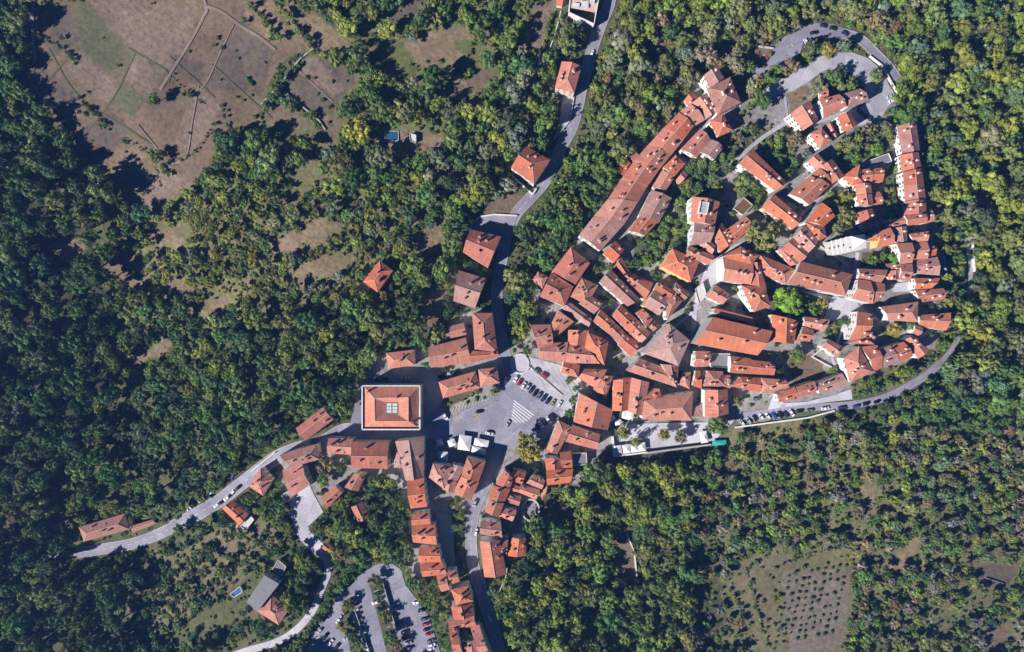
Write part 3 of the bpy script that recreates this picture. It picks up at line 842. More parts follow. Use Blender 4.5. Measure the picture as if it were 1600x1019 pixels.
# ground patches: colour key ; polygon
PATCHES = """
scr;505,85 560,75 625,130 600,180 520,182
scr;600,60 640,95 600,120 560,90
soil;60,40 75,0 415,-10 440,30 480,72 435,100 412,160 402,200 330,205 335,250 300,290 240,330 205,310 190,280 135,260 100,200 60,150 38,110 60,80
soilp;140,0 310,0 300,60 262,112 200,75 150,20
soilg;90,20 130,0 200,75 262,112 250,125 190,120 120,75
soild;40,108 62,100 85,118 122,150 95,178 70,160
soilp;112,85 130,80 188,135 172,160 150,150 105,105
soilp;210,85 258,112 232,150 195,120
soilg;172,160 195,125 228,155 205,190
soild;135,195 175,170 208,205 160,255 130,250
soild;365,38 430,80 410,150 320,138
soilp;300,150 335,152 345,170 330,200 300,240 272,225
soild;265,85 320,100 312,135 275,110
soilp;205,310 258,255 300,290 240,330
soild;440,135 475,85 505,90 560,120 520,180 455,165
soilp;452,100 492,86 540,140 520,150
soil;430,160 500,195 470,215 400,195
dry;430,10 470,0 520,40 560,75 500,85 470,70
dry;370,0 430,0 440,40 478,70 470,80 430,70 395,40
soild;598,15 622,0 660,-5 640,40 620,46
dry;630,70 665,55 700,38 745,45 720,95 670,112 640,95
grs;560,60 620,60 660,110 640,130 600,110
soilp;840,0 868,0 848,84 818,80
grs;866,12 878,15 862,78 848,80
grs;715,60 760,70 745,110 715,105
soild;70,20 110,10 130,60 85,90
dry;150,262 200,225 240,240 190,285
soil;500,180 540,185 520,235 480,230
soilp;700,118 735,128 720,160 700,150
soil;745,100 770,112 750,150 728,140
soil;470,250 505,248 482,300 445,325
dry;586,206 640,200 690,212 680,235 640,242 590,238
soil;88,372 140,370 122,420 92,405
soil;180,395 222,395 232,438 205,448 160,425
dry;240,355 300,345 290,385 245,388
dry;425,380 500,340 535,350 485,395 430,402
dry;438,432 500,400 545,398 530,425 470,448
soil;260,440 310,452 290,465 262,458
dry;300,480 370,455 350,485 310,495
dry;200,562 262,525 272,545 212,575
scr;290,310 395,320 395,430 330,450 280,420
scr;260,470 330,470 280,510 225,500
scr;395,180 480,200 560,240 540,330 420,340 380,260
scb;230,870 318,832 352,822 440,812 430,850 370,915 300,960 240,1000 200,960
dry;640,370 690,340 700,380 670,400
soil;665,452 700,455 690,500 668,520
soil;755,325 800,300 830,308 800,335 760,338
scb;1140,885 1230,862 1322,850 1332,935 1310,1060 1165,1060 1158,950
orc;1222,895 1322,890 1330,940 1305,1060 1240,1060 1228,950
scr;1240,860 1330,840 1345,880 1250,885
soil;958,832 985,830 1000,905 982,930 962,880
dry;1385,895 1400,865 1438,835 1436,865 1405,892
soild;1525,882 1592,880 1575,922 1528,906
soil;850,786 896,790 895,816 852,816
soil;1222,545 1284,558 1288,594 1240,598
dry;1345,760 1370,762 1362,800 1340,800
soil;1540,985 1580,970 1570,1019 1545,1019
scr;1330,598 1440,560 1460,572 1400,605 1335,622
scr;1140,670 1330,650 1320,690 1180,700
soil;1160,85 1175,70 1205,66 1205,85 1172,118
soil;340,850 372,838 372,850 350,870
gar;1118,220 1230,193 1245,262 1228,285 1180,232 1150,258 1120,285
gar;1300,228 1345,200 1398,190 1400,238 1345,258 1322,262
gar;1290,305 1335,300 1342,345 1320,362 1298,372 1305,340
gar;990,372 1070,320 1075,380 1035,400 1000,420
gar;1205,450 1245,445 1290,465 1280,490 1240,500 1205,488
gar;1345,395 1400,388 1400,416 1345,418
grs;1376,504 1412,502 1408,530 1376,532
gar;1290,505 1330,495 1325,535 1290,528
gar;878,414 935,405 940,440 905,432
gar;1062,280 1120,240 1130,295 1100,300 1070,330 1040,310
gar;1380,265 1408,262 1412,335 1385,335
gar;1275,120 1320,108 1350,130 1345,150 1285,150
gar;1180,115 1250,92 1290,66 1350,64 1360,90 1290,84 1240,108 1195,138
gar;1145,300 1180,262 1200,300 1185,330
dry;1212,145 1260,135 1280,145 1235,178 1228,150
grs;690,622 748,604 752,612 705,634
gar;560,900 590,898 632,1060 606,1060 570,940
gar;540,935 552,930 578,1060 556,1060
"""
WALLS = """
white retaining wall edging the tree terrace on the left;956,680 958,711 1009,705;1.0;3
long grey retaining wall along the stone terrace;1009,706 1108,693;1.0;3
pale parapet wall along the outer side of the rampart road;1147,667 1200,660 1260,652 1301,641;0.9;1.2
low pale wall around the upper car park's outer edge;1356,90 1374,104 1388,128 1403,154;0.8;1.3
stone wall climbing the bank beside the mansion road;1158,85 1178,74 1206,78;0.6;1.6
garden wall below the northern rampart row;1002,168 1037,160 1044,168;0.5;1.5
stone wall following the western slope houses;838,470 830,500 828,510;0.6;2
long field wall between the terraced plot and the wood;410,165 440,135 470,95 500,72;0.8;1.4
field wall bordering the terraced plot's lower side;440,140 470,165 500,190 510,205;0.8;1.2
thin wall along the ploughed strip by the northern road;876,20 866,60 855,86;0.5;1.2
roadside wall under the northern road houses;897,150 890,190 862,223 838,240;0.5;1.2
white terrace parapet below the hipped house on the road;795,272 832,305 838,296;0.9;1.6
curved pale wall around the shaded yard;735,356 748,340 772,336 808,338;0.8;1.3
stone wall beside the road's eastern verge;899,232 884,265 868,295;0.8;1.2
pale ruin wall in the southern wood;978,832 990,860 994,900;0.7;1.6
grey yard wall beside the southern street houses;794,875 790,900 780,922;0.6;2
garden wall beside the small orange garden house;372,822 398,784 401,780;0.5;1.6
kerb wall of the western approach road;395,735 420,715 432,706;0.6;1.4
old boundary wall at the edge of the eastern lane;1516,378 1519,425;0.7;1.4
white wall on the outer face of the grey roofed eastern house;1465,402 1469,432;0.8;5
grey planter wall along the left car park island;556,950 570,990 580,1019;0.4;2
grey planter wall along the right car park island;600,908 612,950 622,985;0.4;2.4
rough path wall inside the tower garden;1276,383 1290,393 1326,419;0.6;1.2
garden wall of the dry court behind the southeastern row;1285,541 1266,557 1284,567 1306,578;0.5;1.5
"""

HEDGES = """
2;4;60,55 95,75 120,100
1.5;3;195,215 240,250 250,300
1.5;3;262,255 300,240 330,205
2;3.5;345,165 360,200 395,205
2;5;175,300 200,330 240,335
2;4;330,205 360,215 400,190
3;7;395,10 420,40 436,60
3.5;7;432,5 450,25 475,55 500,82 520,100
3;6;122,152 140,170 160,188 175,205
2;4;40,110 60,140 100,190 135,255
3;6;515,0 540,30 560,60 600,110 625,140
3;5;505,85 560,75
2;3.5;262,112 300,150 320,165
3;6;410,165 430,150 445,128 470,100
3;6;440,140 470,170 500,200
2.5;4.5;640,100 660,112 690,110
3;5;862,78 869,50 877,20
3;5;846,84 864,20
2.5;5;745,45 735,80 715,110
2;4;150,268 190,300 210,320
3;6;255,258 262,275 275,262
3;6;200,285 190,300 215,300
3;6;560,70 575,95 590,110
2.5;4;1340,905 1332,960 1322,1019
2.5;4.5;1165,890 1180,950 1200,1010
2.5;4;1225,880 1260,868 1300,858 1330,855
2;3.5;692,632 715,626 735,619 750,612
2;3.5;552,968 560,990 568,1012
2;3.5;592,915 600,940 610,975 622,1005
"""
# ---------------------------------------------------------------- parse the plan
def parse_groups(txt):
    out = []; cur = None
    for ln in txt.strip().splitlines():
        if ln.startswith('#'):
            a = [x.strip() for x in ln[1:].split('|')]; cur = (a, []); out.append(cur)
        elif ln.startswith('+'): cur[1][-1].append(ln[1:].split(';'))
        else: cur[1].append([ln.split(';')])
    return out
HG = parse_groups(HOUSES)
house_mask = np.zeros((MH, MW), bool); solid = np.zeros((MH, MW), bool); clear = np.zeros((MH, MW), bool)
for _, hs in HG:
    for h in hs:
        for bl in h: raster(house_mask, pts(bl[0]))
SH = [l.split(';') for l in SHEDS.strip().splitlines()]
for l in SH: raster(house_mask, pts(l[2]))
raster(house_mask, [(563, 600), (660, 600), (660, 674), (563, 674)]); raster(house_mask, [(1286, 372), (1358, 366), (1358, 394), (1290, 402)])
raster(house_mask, [(676, 676), (768, 676), (762, 724), (676, 724)]); raster(house_mask, [(884, -20), (942, -20), (932, 42), (884, 24)])
ROAD = []
for ln in ROADS.strip().splitlines():
    n, w, m, p = ln.split(';'); pl = smooth_line(pts(p)); ROAD.append((n, float(w), m, pl))
    L, Rr = strip_poly(pl, float(w)+(5 if n == 'road' else 2 if float(w) > 8 else 0))
    if n != 'track' and float(w) > 3.5: raster(solid, L+Rr[::-1])
AR = [l.split(';') for l in AREAS.strip().splitlines()]
for l in AR:
    if l[1] != 'bed': raster(solid, pts(l[2]))
for l in AR:
    if l[1] == 'bed': raster(solid, pts(l[2]), False)
PA = [l.split(';') for l in PATCHES.strip().splitlines()]
for l in PA:
    if l[0] not in ('gar', 'scr', 'scb'): raster(clear, pts(l[1]))
raster(solid, [(948, 676), (1160, 650), (1130, 700), (1010, 716), (950, 722)])
raster(solid, [(1140, 640), (1305, 632), (1305, 648), (1145, 676)])
# hedges, islands and banks inside the cleared plots keep their trees
TOWN = pts("905,372 950,305 1000,238 1060,172 1100,112 1160,160 1200,150 1300,88 1380,110 1405,160 1442,192 1452,300 1475,350 1475,460 1490,500 1445,562 1330,612 1250,640 1150,665 1110,655 1000,660 950,705 905,762 850,762 822,812 826,872 780,876 712,780 700,880 640,905 640,800 600,740 500,790 440,780 434,708 500,690 556,680 560,600 600,545 690,540 700,500 736,486 770,482 800,545 830,505 835,450 862,425")
town = np.zeros((MH, MW), bool); raster(town, TOWN)
gar = np.zeros((MH, MW), bool)
for l in PA:
    if l[0] in ('gar',): raster(gar, pts(l[1]))
for ln in ("1,", ):
    pass
HOLES = ["110,0 150,0 140,30 112,20"]

# ---------------------------------------------------------------- ground sheet
CC = dict(orc=(.19, .155, .12), soil=(.18, .13, .09), soilp=(.225, .17, .13), soild=(.135, .105, .085), soilg=(.13, .13, .075), dry=(.24, .18, .115),
          grs=(.13, .145, .055), gar=(.11, .12, .06), scr=(.165, .155, .075), scb=(.165, .145, .085))
def build_ground():
    g = np.arange(-160, 1761, 4.0); h = np.arange(-160, 1181, 4.0)
    xs = np.concatenate([[-15000, -9000, -3000, -1200, -500, -260], g, [1860, 2200, 3000, 5000, 10000, 15500]])
    ys = np.concatenate([[-15000, -9000, -3000, -1200, -500, -260], h, [1280, 1600, 2400, 4400, 9000, 15500]])
    X, Y = np.meshgrid(xs, ys); Z = T(X, Y); k = S*(H-Z)/H
    V = np.stack([(X-800)*k, (509.5-Y)*k, Z], -1).reshape(-1, 3)
    nx, ny = len(xs), len(ys); I = np.arange(nx*ny).reshape(ny, nx)
    F = np.stack([I[1:, :-1], I[1:, 1:], I[:-1, 1:], I[:-1, :-1]], -1).reshape(-1, 4)
    me = bpy.data.meshes.new('ground'); me.vertices.add(len(V)); me.vertices.foreach_set('co', V.ravel())
    me.loops.add(F.size); me.loops.foreach_set('vertex_index', F.ravel().astype(np.int32)); me.polygons.add(len(F))
    me.polygons.foreach_set('loop_start', np.arange(0, F.size, 4, dtype=np.int32)); me.polygons.foreach_set('use_smooth', np.ones(len(F), bool))
    me.update(); me.validate()
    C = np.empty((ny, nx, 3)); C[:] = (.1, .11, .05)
    def area(poly, col):
        m = np.zeros((MH, MW), bool); raster(m, poly)
        ix = np.clip(X+OX, 0, MW-1).astype(int); iy = np.clip(Y+OY, 0, MH-1).astype(int)
        am = 1.0 if col in (CC['orc'], CC['soil'], CC['soilp'], CC['soild']) else 5.0
        ux = am*(np.sin(X/9+2*np.sin(Y/13))+np.sin(Y/5.3+X/7.1)*.6); uy = am*(np.sin(Y/8+2*np.sin(X/15))+np.sin(X/4.7-Y/6.3)*.6)
        jx = np.clip(ix+ux.astype(int)+NR.randint(-1, 2, ix.shape), 0, MW-1); jy = np.clip(iy+uy.astype(int)+NR.randint(-1, 2, iy.shape), 0, MH-1)
        C[m[jy, jx] & (X > -159) & (Y > -159) & (X < 1759) & (Y < 1179)] = col
    area([(230, 300), (560, 240), (720, 300), (700, 420), (540, 460), (400, 500), (230, 520), (200, 440)], (.185, .175, .08))
    area([(540, 0), (880, 0), (860, 120), (720, 330), (520, 300), (500, 180)], (.165, .17, .075))
    area([(1120, 670), (1600, 620), (1700, 1100), (1140, 1100)], (.16, .155, .08)); area([(850, 700), (1120, 700), (1130, 1019), (800, 1019)], (.09, .09, .05))
    area([(-160, 180), (40, 180), (110, 330), (180, 440), (170, 640), (60, 760), (-160, 760)], (.05, .055, .035))  # western valley floor darkened: its shade is painted into the ground colour
    area(TOWN, (.3, .28, .27))
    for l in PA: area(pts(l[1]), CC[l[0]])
    fur = (C[..., 0] > .13) & (C[..., 0] < .26) & (C[..., 2] > .1)
    af = me.attributes.new('furrow', 'FLOAT', 'POINT'); af.data.foreach_set('value', fur.astype(np.float32).ravel())
    wl = 1.0-((C[..., 2] > .2) & (C[..., 0] > .25)); aw = me.attributes.new('wild', 'FLOAT', 'POINT'); aw.data.foreach_set('value', wl.astype(np.float32).ravel())
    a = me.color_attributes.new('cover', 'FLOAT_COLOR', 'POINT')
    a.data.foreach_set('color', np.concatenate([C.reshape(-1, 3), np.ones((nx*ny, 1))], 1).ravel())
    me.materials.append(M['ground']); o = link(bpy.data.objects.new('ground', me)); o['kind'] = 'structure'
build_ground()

# ---------------------------------------------------------------- roads, kerbs, paving, markings
for i, (n, w, m, pl) in enumerate(ROAD):
    dz = .10+.009*i; L, Rr = strip_poly(pl, w); k = max(2, int(w/4)); v = []; f = []
    for a, b in zip(L, Rr):
        v += [G(a[0]+(b[0]-a[0])*j/k, a[1]+(b[1]-a[1])*j/k, dz) for j in range(k+1)]
    for r in range(len(pl)-1):
        for j in range(k): q = r*(k+1)+j; f.append((q, q+1, q+k+2, q+k+1))
    o = mesh(n, v, f, M[m]); o['kind'] = 'structure'
    if o.data.polygons[0].normal.z < 0: o.data.flip_normals()
    if m == 'asphalt' and w > 12:
        kb = MB()
        for side in (L, Rr):
            for a, b in zip(side[:-1], side[1:]):
                if not (at(house_mask, *a)): kb.beam(G(*a, dz-.12), G(*b, dz-.12), .45, .27)
        o = kb.build('kerb', M['kerb']); o['kind'] = 'structure'
        mk = MB()
        for a in range(0, len(pl)-1, 2):
            if w > 15: mk.beam(G(*pl[a], dz+.01), G(*pl[a+1], dz+.01), .16, .012)
        if mk.v: o = mk.build('road_marking', M['paint']); o['kind'] = 'structure'
ar_dz = {}
for i, (n, m, p) in enumerate(AR): ar_dz[i] = .03+.004*i if n not in ('plaza_paving',) else .34; drape(n, pts(p), M[m], .3+.006*i if n in ('parking_lot', 'plaza') else .27+.006*i)
def marks(segs, w, dz=.37, mat='paint'):
    mk = MB()
    for a, b in segs: mk.beam(G(*a, dz), G(*b, dz), w, .012)
    o = mk.build('road_marking', M[mat]); o['kind'] = 'structure'
# hatched triangle on the plaza
seg = []
for i in range(9):
    t = i/8.0; a = (802+ -3*t+0, 628+32*t); seg.append(((803-4*t, 627+31*t), (803-4*t+ (4+28*min(1, t*1.15))*(1 if t < .85 else .7), 627+31*t+(3+9*(1-t)*1.0)*(1 if t < .8 else 0))))
hat = [((803, 626), (834, 649)), ((802, 630), (831, 652)), ((801.5, 634.5), (828, 655)), ((801, 639), (824, 658)), ((800.5, 643), (819, 660)), ((800, 648), (814, 661)), ((799.5, 653), (808, 661))]
marks(hat, .7)
marks([((706+5.2*i, 645-1.9*i), (709+5.2*i, 638-1.9*i)) for i in range(11)], .25)
marks([((803+7*i, 600+4.6*i), (809+7*i, 590+4.6*i)) for i in range(11)], .18)
marks([((714, 660), (722, 650)), ((718, 660), (714, 652)), ((742, 656), (750, 648)), ((742, 648), (750, 656))], .3, .37, 'ypaint')
marks([((1160+10*i, 664-1.6*i), (1155+10*i, 655-1.6*i)) for i in range(9)], .16)
marks([((655+2.6*i, 936+8.2*i), (646+2.6*i, 938+8.2*i)) for i in range(11)], .16)
marks([((584+2.8*i, 925+8*i), (592+2.8*i, 922+8*i)) for i in range(10)], .16)
bay = MB()
for a, b in (((880, 575), (905, 612)), ((868, 570), (896, 618)), ((856, 566), (884, 606)), ((844, 562), (872, 600)), ((832, 560), (856, 590))): bay.beam(G(*a, .36), G(*b, .36), .3, .012)
o = bay.build('paving_joint', M['stone']); o['kind'] = 'structure'
# round plaza bastion with its low wall
t = empty('round_terrace', G(813, 568), 'round paved terrace with a low white rim at the plaza head', 'terrace')
c = G(813, 568); mb = MB(); n = 40; mb.tube((0, 0, -1), (0, 0, .75), 5.6, 5.6, n); mb.build('paved_disc', M['pale'], t)
v = []; f = []
for i in range(n):
    a = 2*math.pi*i/n
    for rr, z in ((5.65, -.5), (6.2, -.5), (6.2, 1.5), (5.65, 1.5)): v.append((rr*math.cos(a), rr*math.sin(a), z))
for i in range(int(n*.15), int(n*.95)):
    for j in range(4): f.append((i*4+j, i*4+(j+1) % 4, ((i+1) % n)*4+(j+1) % 4, ((i+1) % n)*4+j))
o = mesh('rim_wall', v, f, M['wall_w'], t)
# dark slope wall line crossing the plaza paving
w_ = MB(); w_.beam(G(828, 574, .1), G(878, 618, .1), 1.1, .75); tag(w_.build('stone_wall', M['wall_s']), 'low stone bench wall slanting across the pale plaza paving', 'wall')

for ln in WALLS.strip().splitlines():
    lab, p, w, h = ln.split(';'); pl = pts(p); mb = MB(); w = float(w); h = float(h)
    sl = []
    for a, b in zip(pl[:-1], pl[1:]):
        k = max(1, int(math.dist(a, b)/10)); sl += [(a[0]+(b[0]-a[0])*j/k, a[1]+(b[1]-a[1])*j/k) for j in range(k)]
    sl.append(pl[-1])
    for a, b in zip(sl[:-1], sl[1:]): mb.beam(G(*a, -1.5), G(*b, -1.5), w, h+1.5)
    tag(mb.build('stone_wall', M['wall_g' if 'grey' in lab or 'field' in lab else 'wall_s' if 'stone' in lab or 'rough' in lab else 'wall_w']), lab, 'wall')

# ---------------------------------------------------------------- houses
def unit(name, mb, mats):
    me = bpy.data.meshes.new(name); me.from_pydata(mb.v, [], mb.f)
    for m in mats: me.materials.append(m)
    me.polygons.foreach_set('material_index', mb.m); me.update(); return me
u = MB(); u.box(-.5, .5, -.06, .03, -.7, .7, 0); u.box(-.62, .62, -.04, .05, .7, .8, 1); u.box(-.66, .66, -.04, .14, -.82, -.7, 1); u.box(-.98, -.52, -.02, .08, -.7, .7, 2); u.box(.52, .98, -.02, .08, -.7, .7, 2)
ME_WIN = unit('window', u, [M['glass'], M['wall_s'], M['shutter']])
u = MB(); u.box(-.55, .55, -.08, .04, -1.1, 1.1, 0); u.box(-.7, -.55, -.08, .09, -1.1, 1.1, 1); u.box(.55, .7, -.08, .09, -1.1, 1.1, 1); u.box(-.7, .7, -.08, .09, 1.1, 1.3, 1)
ME_DOOR = unit('door', u, [M['wood'], M['wall_s']])
u = MB(); u.box(-.38, .38, -.38, .38, -.9, 1.25, 0); u.box(-.5, .5, -.5, .5, 1.25, 1.38, 0); u.box(-.3, .3, -.3, .3, 1.38, 1.62, 1); u.box(-.46, .46, -.46, .46, 1.62, 1.74, 2)
ME_CHIM = unit('chimney', u, [M['chim'], M['glass'], M['r']])
u = MB(); u.box(-.5, .5, -.65, .65, -.05, .08, 0); u.box(-.4, .4, -.54, .54, .08, .1, 1)
ME_SKY = unit('skylight', u, [M['metal'], M['glass']])
def place(name, me, parent, loc, rot=(0, 0, 0), scale=(1, 1, 1)):
    o = bpy.data.objects.new(name, me); link(o, parent); o.location = loc; o.rotation_euler = rot; o.scale = scale; return o

def block(root, org, px4, kind, col, h, wcol, z0, nroof, wins=True, big=False):
    zE = z0+h
    P = [Vector(W(x, y, zE)[:2]) for x, y in px4]
    cc0 = sum(P, Vector((0, 0)))/4; P = [p+(p-cc0).normalized()*(.38 if kind != 'f' else 0) for p in P]
    area2 = sum(P[i].x*P[(i+1) % 4].y-P[(i+1) % 4].x*P[i].y for i in range(4))
    if area2 < 0:
        P = [P[1], P[0], P[3], P[2]] if kind in 'sae' else P[::-1]      # keep the ridge direction
    ab = ((P[0]-P[1]).length+(P[2]-P[3]).length)/2; bc = ((P[1]-P[2]).length+(P[3]-P[0]).length)/2
    long_ = ab >= bc
    if kind in 'ae' :
        pass
    if kind != 's' and ((not long_) != (kind == 'x')): P = P[1:]+P[:1]; ab, bc = bc, ab
    hw = bc/2; rise = hw*(.47 if not big else .36)
    c = sum(P, Vector((0, 0)))/4
    o3 = Vector(org)
    wm = MB(); rm_v = []; rm_f = []; rm_m = []; uvs = []
    def L3(p, z): return Vector((p.x, p.y, z))-o3
    Q = [c+(p-c)*(1-.42/max(1.2, (p-c).length)) for p in P]
    zb = z0-5-o3.z
    if kind == 'f':
        Q = [c+(p-c)*(1-.15/max(1, (p-c).length)) for p in P]
    ends = []
    if kind in ('g', 'x', 'a', 'e', 'h', 'p'):
        R0 = (P[0]+P[3])/2; R1 = (P[1]+P[2])/2; d = R1-R0; Lr = d.length; ins = min(hw*.95, Lr*.42)
        h0 = kind in 'ahp'; h1 = kind in 'ehp'
        if kind == 'p': R0 = R1 = c
        else:
            if h0: R0 = R0+d/Lr*ins
            if h1: R1 = R1-d/Lr*ins
        zr = zE+rise
        T3 = [L3(p, zE) for p in P]; r0 = L3(R0, zr); r1 = L3(R1, zr)
        faces = [[T3[0], T3[1], r1, r0], [T3[2], T3[3], r0, r1]]
        if kind == 'p': faces = [[T3[0], T3[1], r0], [T3[2], T3[3], r0]]
        if h0 or kind == 'p': faces.append([T3[3], T3[0], r0])
        if h1 or kind == 'p': faces.append([T3[1], T3[2], r1])
    elif kind == 's':
        zr = zE+bc*.22; T3 = [L3(P[0], zE), L3(P[1], zE), L3(P[2], zr), L3(P[3], zr)]; faces = [T3]; r0 = r1 = None; h0 = h1 = True
    else:
        zr = zE; T3 = [L3(p, zE) for p in P]; faces = [T3]; r0 = r1 = None; h0 = h1 = True
    th = Vector((0, 0, -.2)); flat = []
    for fc in faces:
        u_ = (fc[1]-fc[0]).normalized(); nrm = (fc[1]-fc[0]).cross(fc[2]-fc[0]).normalized(); v_ = nrm.cross(u_)
        tris = [fc] if len(fc) == 3 else [[fc[0], fc[1], fc[2]], [fc[0], fc[2], fc[3]]]
        for tr in tris:
            k = len(rm_v); rm_v += tr; rm_f.append((k, k+1, k+2)); rm_m.append(0); uvs.append([((p-fc[0]).dot(u_), (p-fc[0]).dot(v_)) for p in tr])
            k = len(rm_v); rm_v += [p+th for p in tr][::-1]; rm_f.append((k, k+1, k+2)); rm_m.append(0); uvs.append([(p.x, p.y) for p in tr])
    # fascia edges
    loop = list(T3)
    if kind in 'gxae':
        loop = [T3[0], T3[1]]+([] if h1 else [r1])+[T3[2], T3[3]]+([] if h0 else [r0])
    for i in range(len(loop)):
        a, b = loop[i], loop[(i+1) % len(loop)]; k = len(rm_v); rm_v += [a, b, b+th, a+th]; rm_f.append((k, k+3, k+2, k+1)); rm_m.append(1 if kind != 'f' else 0); uvs.append([(0, 0)]*4)
    capm = MB()
    if r0 is not None:
        lines = [] if kind == 'p' else [(r0, r1)]
        if h0: lines += [(T3[0], r0), (T3[3], r0)]
        if h1: lines += [(T3[1], r1), (T3[2], r1)]
        for a, b in lines:
            if (a-b).length > .5: capm.beam(a+Vector((0, 0, -.04)), b+Vector((0, 0, -.04)), .34, .14)
    if kind == 'f':
        for i in range(4): capm.beam(T3[i]+Vector((0, 0, -.1)), T3[(i+1) % 4]+Vector((0, 0, -.1)), .35, .6)
    k0 = len(rm_v); rm_v += [Vector(p) for p in capm.v]; rm_f += [tuple(i+k0 for i in q) for q in capm.f]; rm_m += [1]*len(capm.f); uvs += [[(0, 0)]*4]*len(capm.f)
    roof = mesh('roof', rm_v, rm_f, [M[col], M['cap'] if col not in 'qvun' else M['wall_'+wcol]], root, rm_m, uvs)
    # walls
    def wallface(i, j, end, rpt):
        a, b = Q[i], Q[j]; za = zE-.02 if kind != 's' else None
        if kind == 's':
            zz = {0: zE, 1: zE, 2: zr, 3: zr}; wm.add([L3(a, z0-5), L3(b, z0-5), L3(b, zz[j]-.05), L3(a, zz[i]-.05)], [(0, 1, 2, 3)])
        elif end and rpt is not None:
            m_ = (a+b)/2; wm.add([L3(a, z0-5), L3(b, z0-5), L3(b, za), L3(m_, zr-.12), L3(a, za)], [(0, 1, 2, 3, 4)])
        else: wm.add([L3(a, z0-5), L3(b, z0-5), L3(b, za), L3(a, za)], [(0, 1, 2, 3)])
    wallface(0, 1, False, None); wallface(1, 2, not h1, r1); wallface(2, 3, False, None); wallface(3, 0, not h0, r0)
    wm.build('wall', M['wall_'+wcol], root)
    # windows on the sides turned towards the middle of the view, where they can be seen
    rad = c.length
    cnt = 0
    if wins and kind != 'f' and h > 4.6:
        floors = max(1, int((h-.8)//2.9)); door = False
        for i in range(4):
            a, b = Q[i], Q[(i+1) % 4]; e = b-a; n_ = Vector((e.y, -e.x)).normalized(); le = e.length
            mid = (a+b)/2
            if n_.dot(-mid.normalized()) < (.05 if rad > 60 else -2): continue
            q = mid+n_*1.2; zz = zE-2; kk = S*(H-zz)/H
            if at(house_mask, q.x/kk+800, 509.5-q.y/kk): 
                q2 = mid+n_*2.6
                if at(house_mask, q2.x/kk+800, 509.5-q2.y/kk): continue
            nw = max(1, min(4, int(le/3.0))); ang = math.atan2(n_.y, n_.x)-math.pi/2
            for fl in range(floors):
                for w_i in range(nw):
                    if cnt > 9: break
                    t_ = (w_i+.5)/nw; p = a+e*t_+n_*.02; zc = zE-1.35-2.9*fl
                    if fl == floors-1 and not door and w_i == nw//2 and floors > 1:
                        place('door', ME_DOOR, root, L3(p, z0+1.15), (0, 0, ang)); door = True; continue
                    place('window', ME_WIN, root, L3(p, zc), (0, 0, ang), (.78, 1, .8)); cnt += 1
    # chimneys and roof lights
    if nroof and r0 is not None:
        ar = abs(area2)/2; nc = 1 if ar < 90 else 2 if ar < 170 else 3
        if ar < 30: nc = 0
        for _ in range(nc+R.choice([0, 0, 1])):
            fc = faces[R.randrange(2)]; s_ = R.uniform(.15, .85); t_ = R.uniform(.35, .85)
            lo = fc[0].lerp(fc[1], s_); hi = (fc[3].lerp(fc[2], s_) if len(fc) == 4 else fc[2]); p = lo.lerp(hi, t_)
            place('chimney', ME_CHIM, roof, p, (0, 0, math.atan2(d.y, d.x) if kind != 'p' else 0), (1.1, 1.1, R.uniform(1, 1.5)) if R.random() < .6 else (1.7, 1, 1.25))
        for _ in range(R.choice([0, 1, 1, 2]) if ar > 45 else 0):
            fc = faces[R.randrange(2)]; s_ = R.uniform(.12, .88); t_ = R.uniform(.25, .8)
            lo = fc[0].lerp(fc[1], s_); hi = (fc[3].lerp(fc[2], s_) if len(fc) == 4 else fc[2]); p = lo.lerp(hi, t_)
            nrm = (fc[1]-fc[0]).cross(fc[2]-fc[0]).normalized(); x_ = (fc[1]-fc[0]).normalized(); y_ = nrm.cross(x_)
            mt = Matrix((x_, y_, nrm)).transposed().to_4x4(); mt.translation = p
            o = place('skylight', ME_SKY, roof, (0, 0, 0)); o.matrix_basis = mt
    return roof
ORD = ['first', 'second', 'third', 'fourth', 'fifth', 'sixth', 'seventh', 'eighth', 'ninth', 'tenth', 'eleventh', 'twelfth']
CN = dict(o='orange', r='red', b='brown', p='pinkish grey', q='grey'); KN = dict(g='gabled', x='gabled', h='hipped', a='hipped', e='hipped', p='pyramid roofed', s='lean to', f='flat')
def ordinal(i, n, end):
    opp = {'the left': 'the right', 'the top': 'the bottom', 'the upper end': 'the lower end', 'the right': 'the left', 'the right end': 'the left end', 'the top left': 'the bottom right', 'the bottom left': 'the top right'}
    if n == 1: return ''
    if i == n-1 and n > 2: return 'last'
    return ORD[i]
CUST = {}
for (ph, end, grp), hs in HG:
    for i, h in enumerate(hs):
        cs = [p for bl in h for p in pts(bl[0])]; cx = sum(p[0] for p in cs)/len(cs); cy = sum(p[1] for p in cs)/len(cs)
        z0 = float(T(cx, cy)); org = W(cx, cy, z0)
        # ground point under the roof centre
        zz = z0+float(h[0][3])*1.15; kx = (H-zz)/(H-z0); org = (org[0]*kx, org[1]*kx, z0)
        lab = f"{CN[h[0][2]]} {KN[h[0][1]]} house, {ordinal(i, len(hs), end)} from {end[4:]} in {ph}"
        e = empty('house', org, lab, 'house', grp)
        for bl in h:
            kind, col, hh, wc = bl[1:5]; hh = float(hh)*(1.2 if float(hh) < 10 else 1.1)+R.uniform(-.25, .25)
            block(e, org, pts(bl[0]), kind, col, hh, wc, z0, True, big=float(bl[3]) > 12.5)
        CUST[(ph, i)] = e
def label_of(ph, i, lab, cat='house'): o = CUST[(ph, i)]; o['label'] = lab; o['category'] = cat
PC = 'the palaces on the church square'
label_of(PC, 0, 'old palace with pinkish grey hipped roof and carved pale street front', 'palace')
label_of(PC, 2, 'long orange roofed church with a pale stone front on the small square', 'church'); CUST[(PC, 2)].name = 'church'
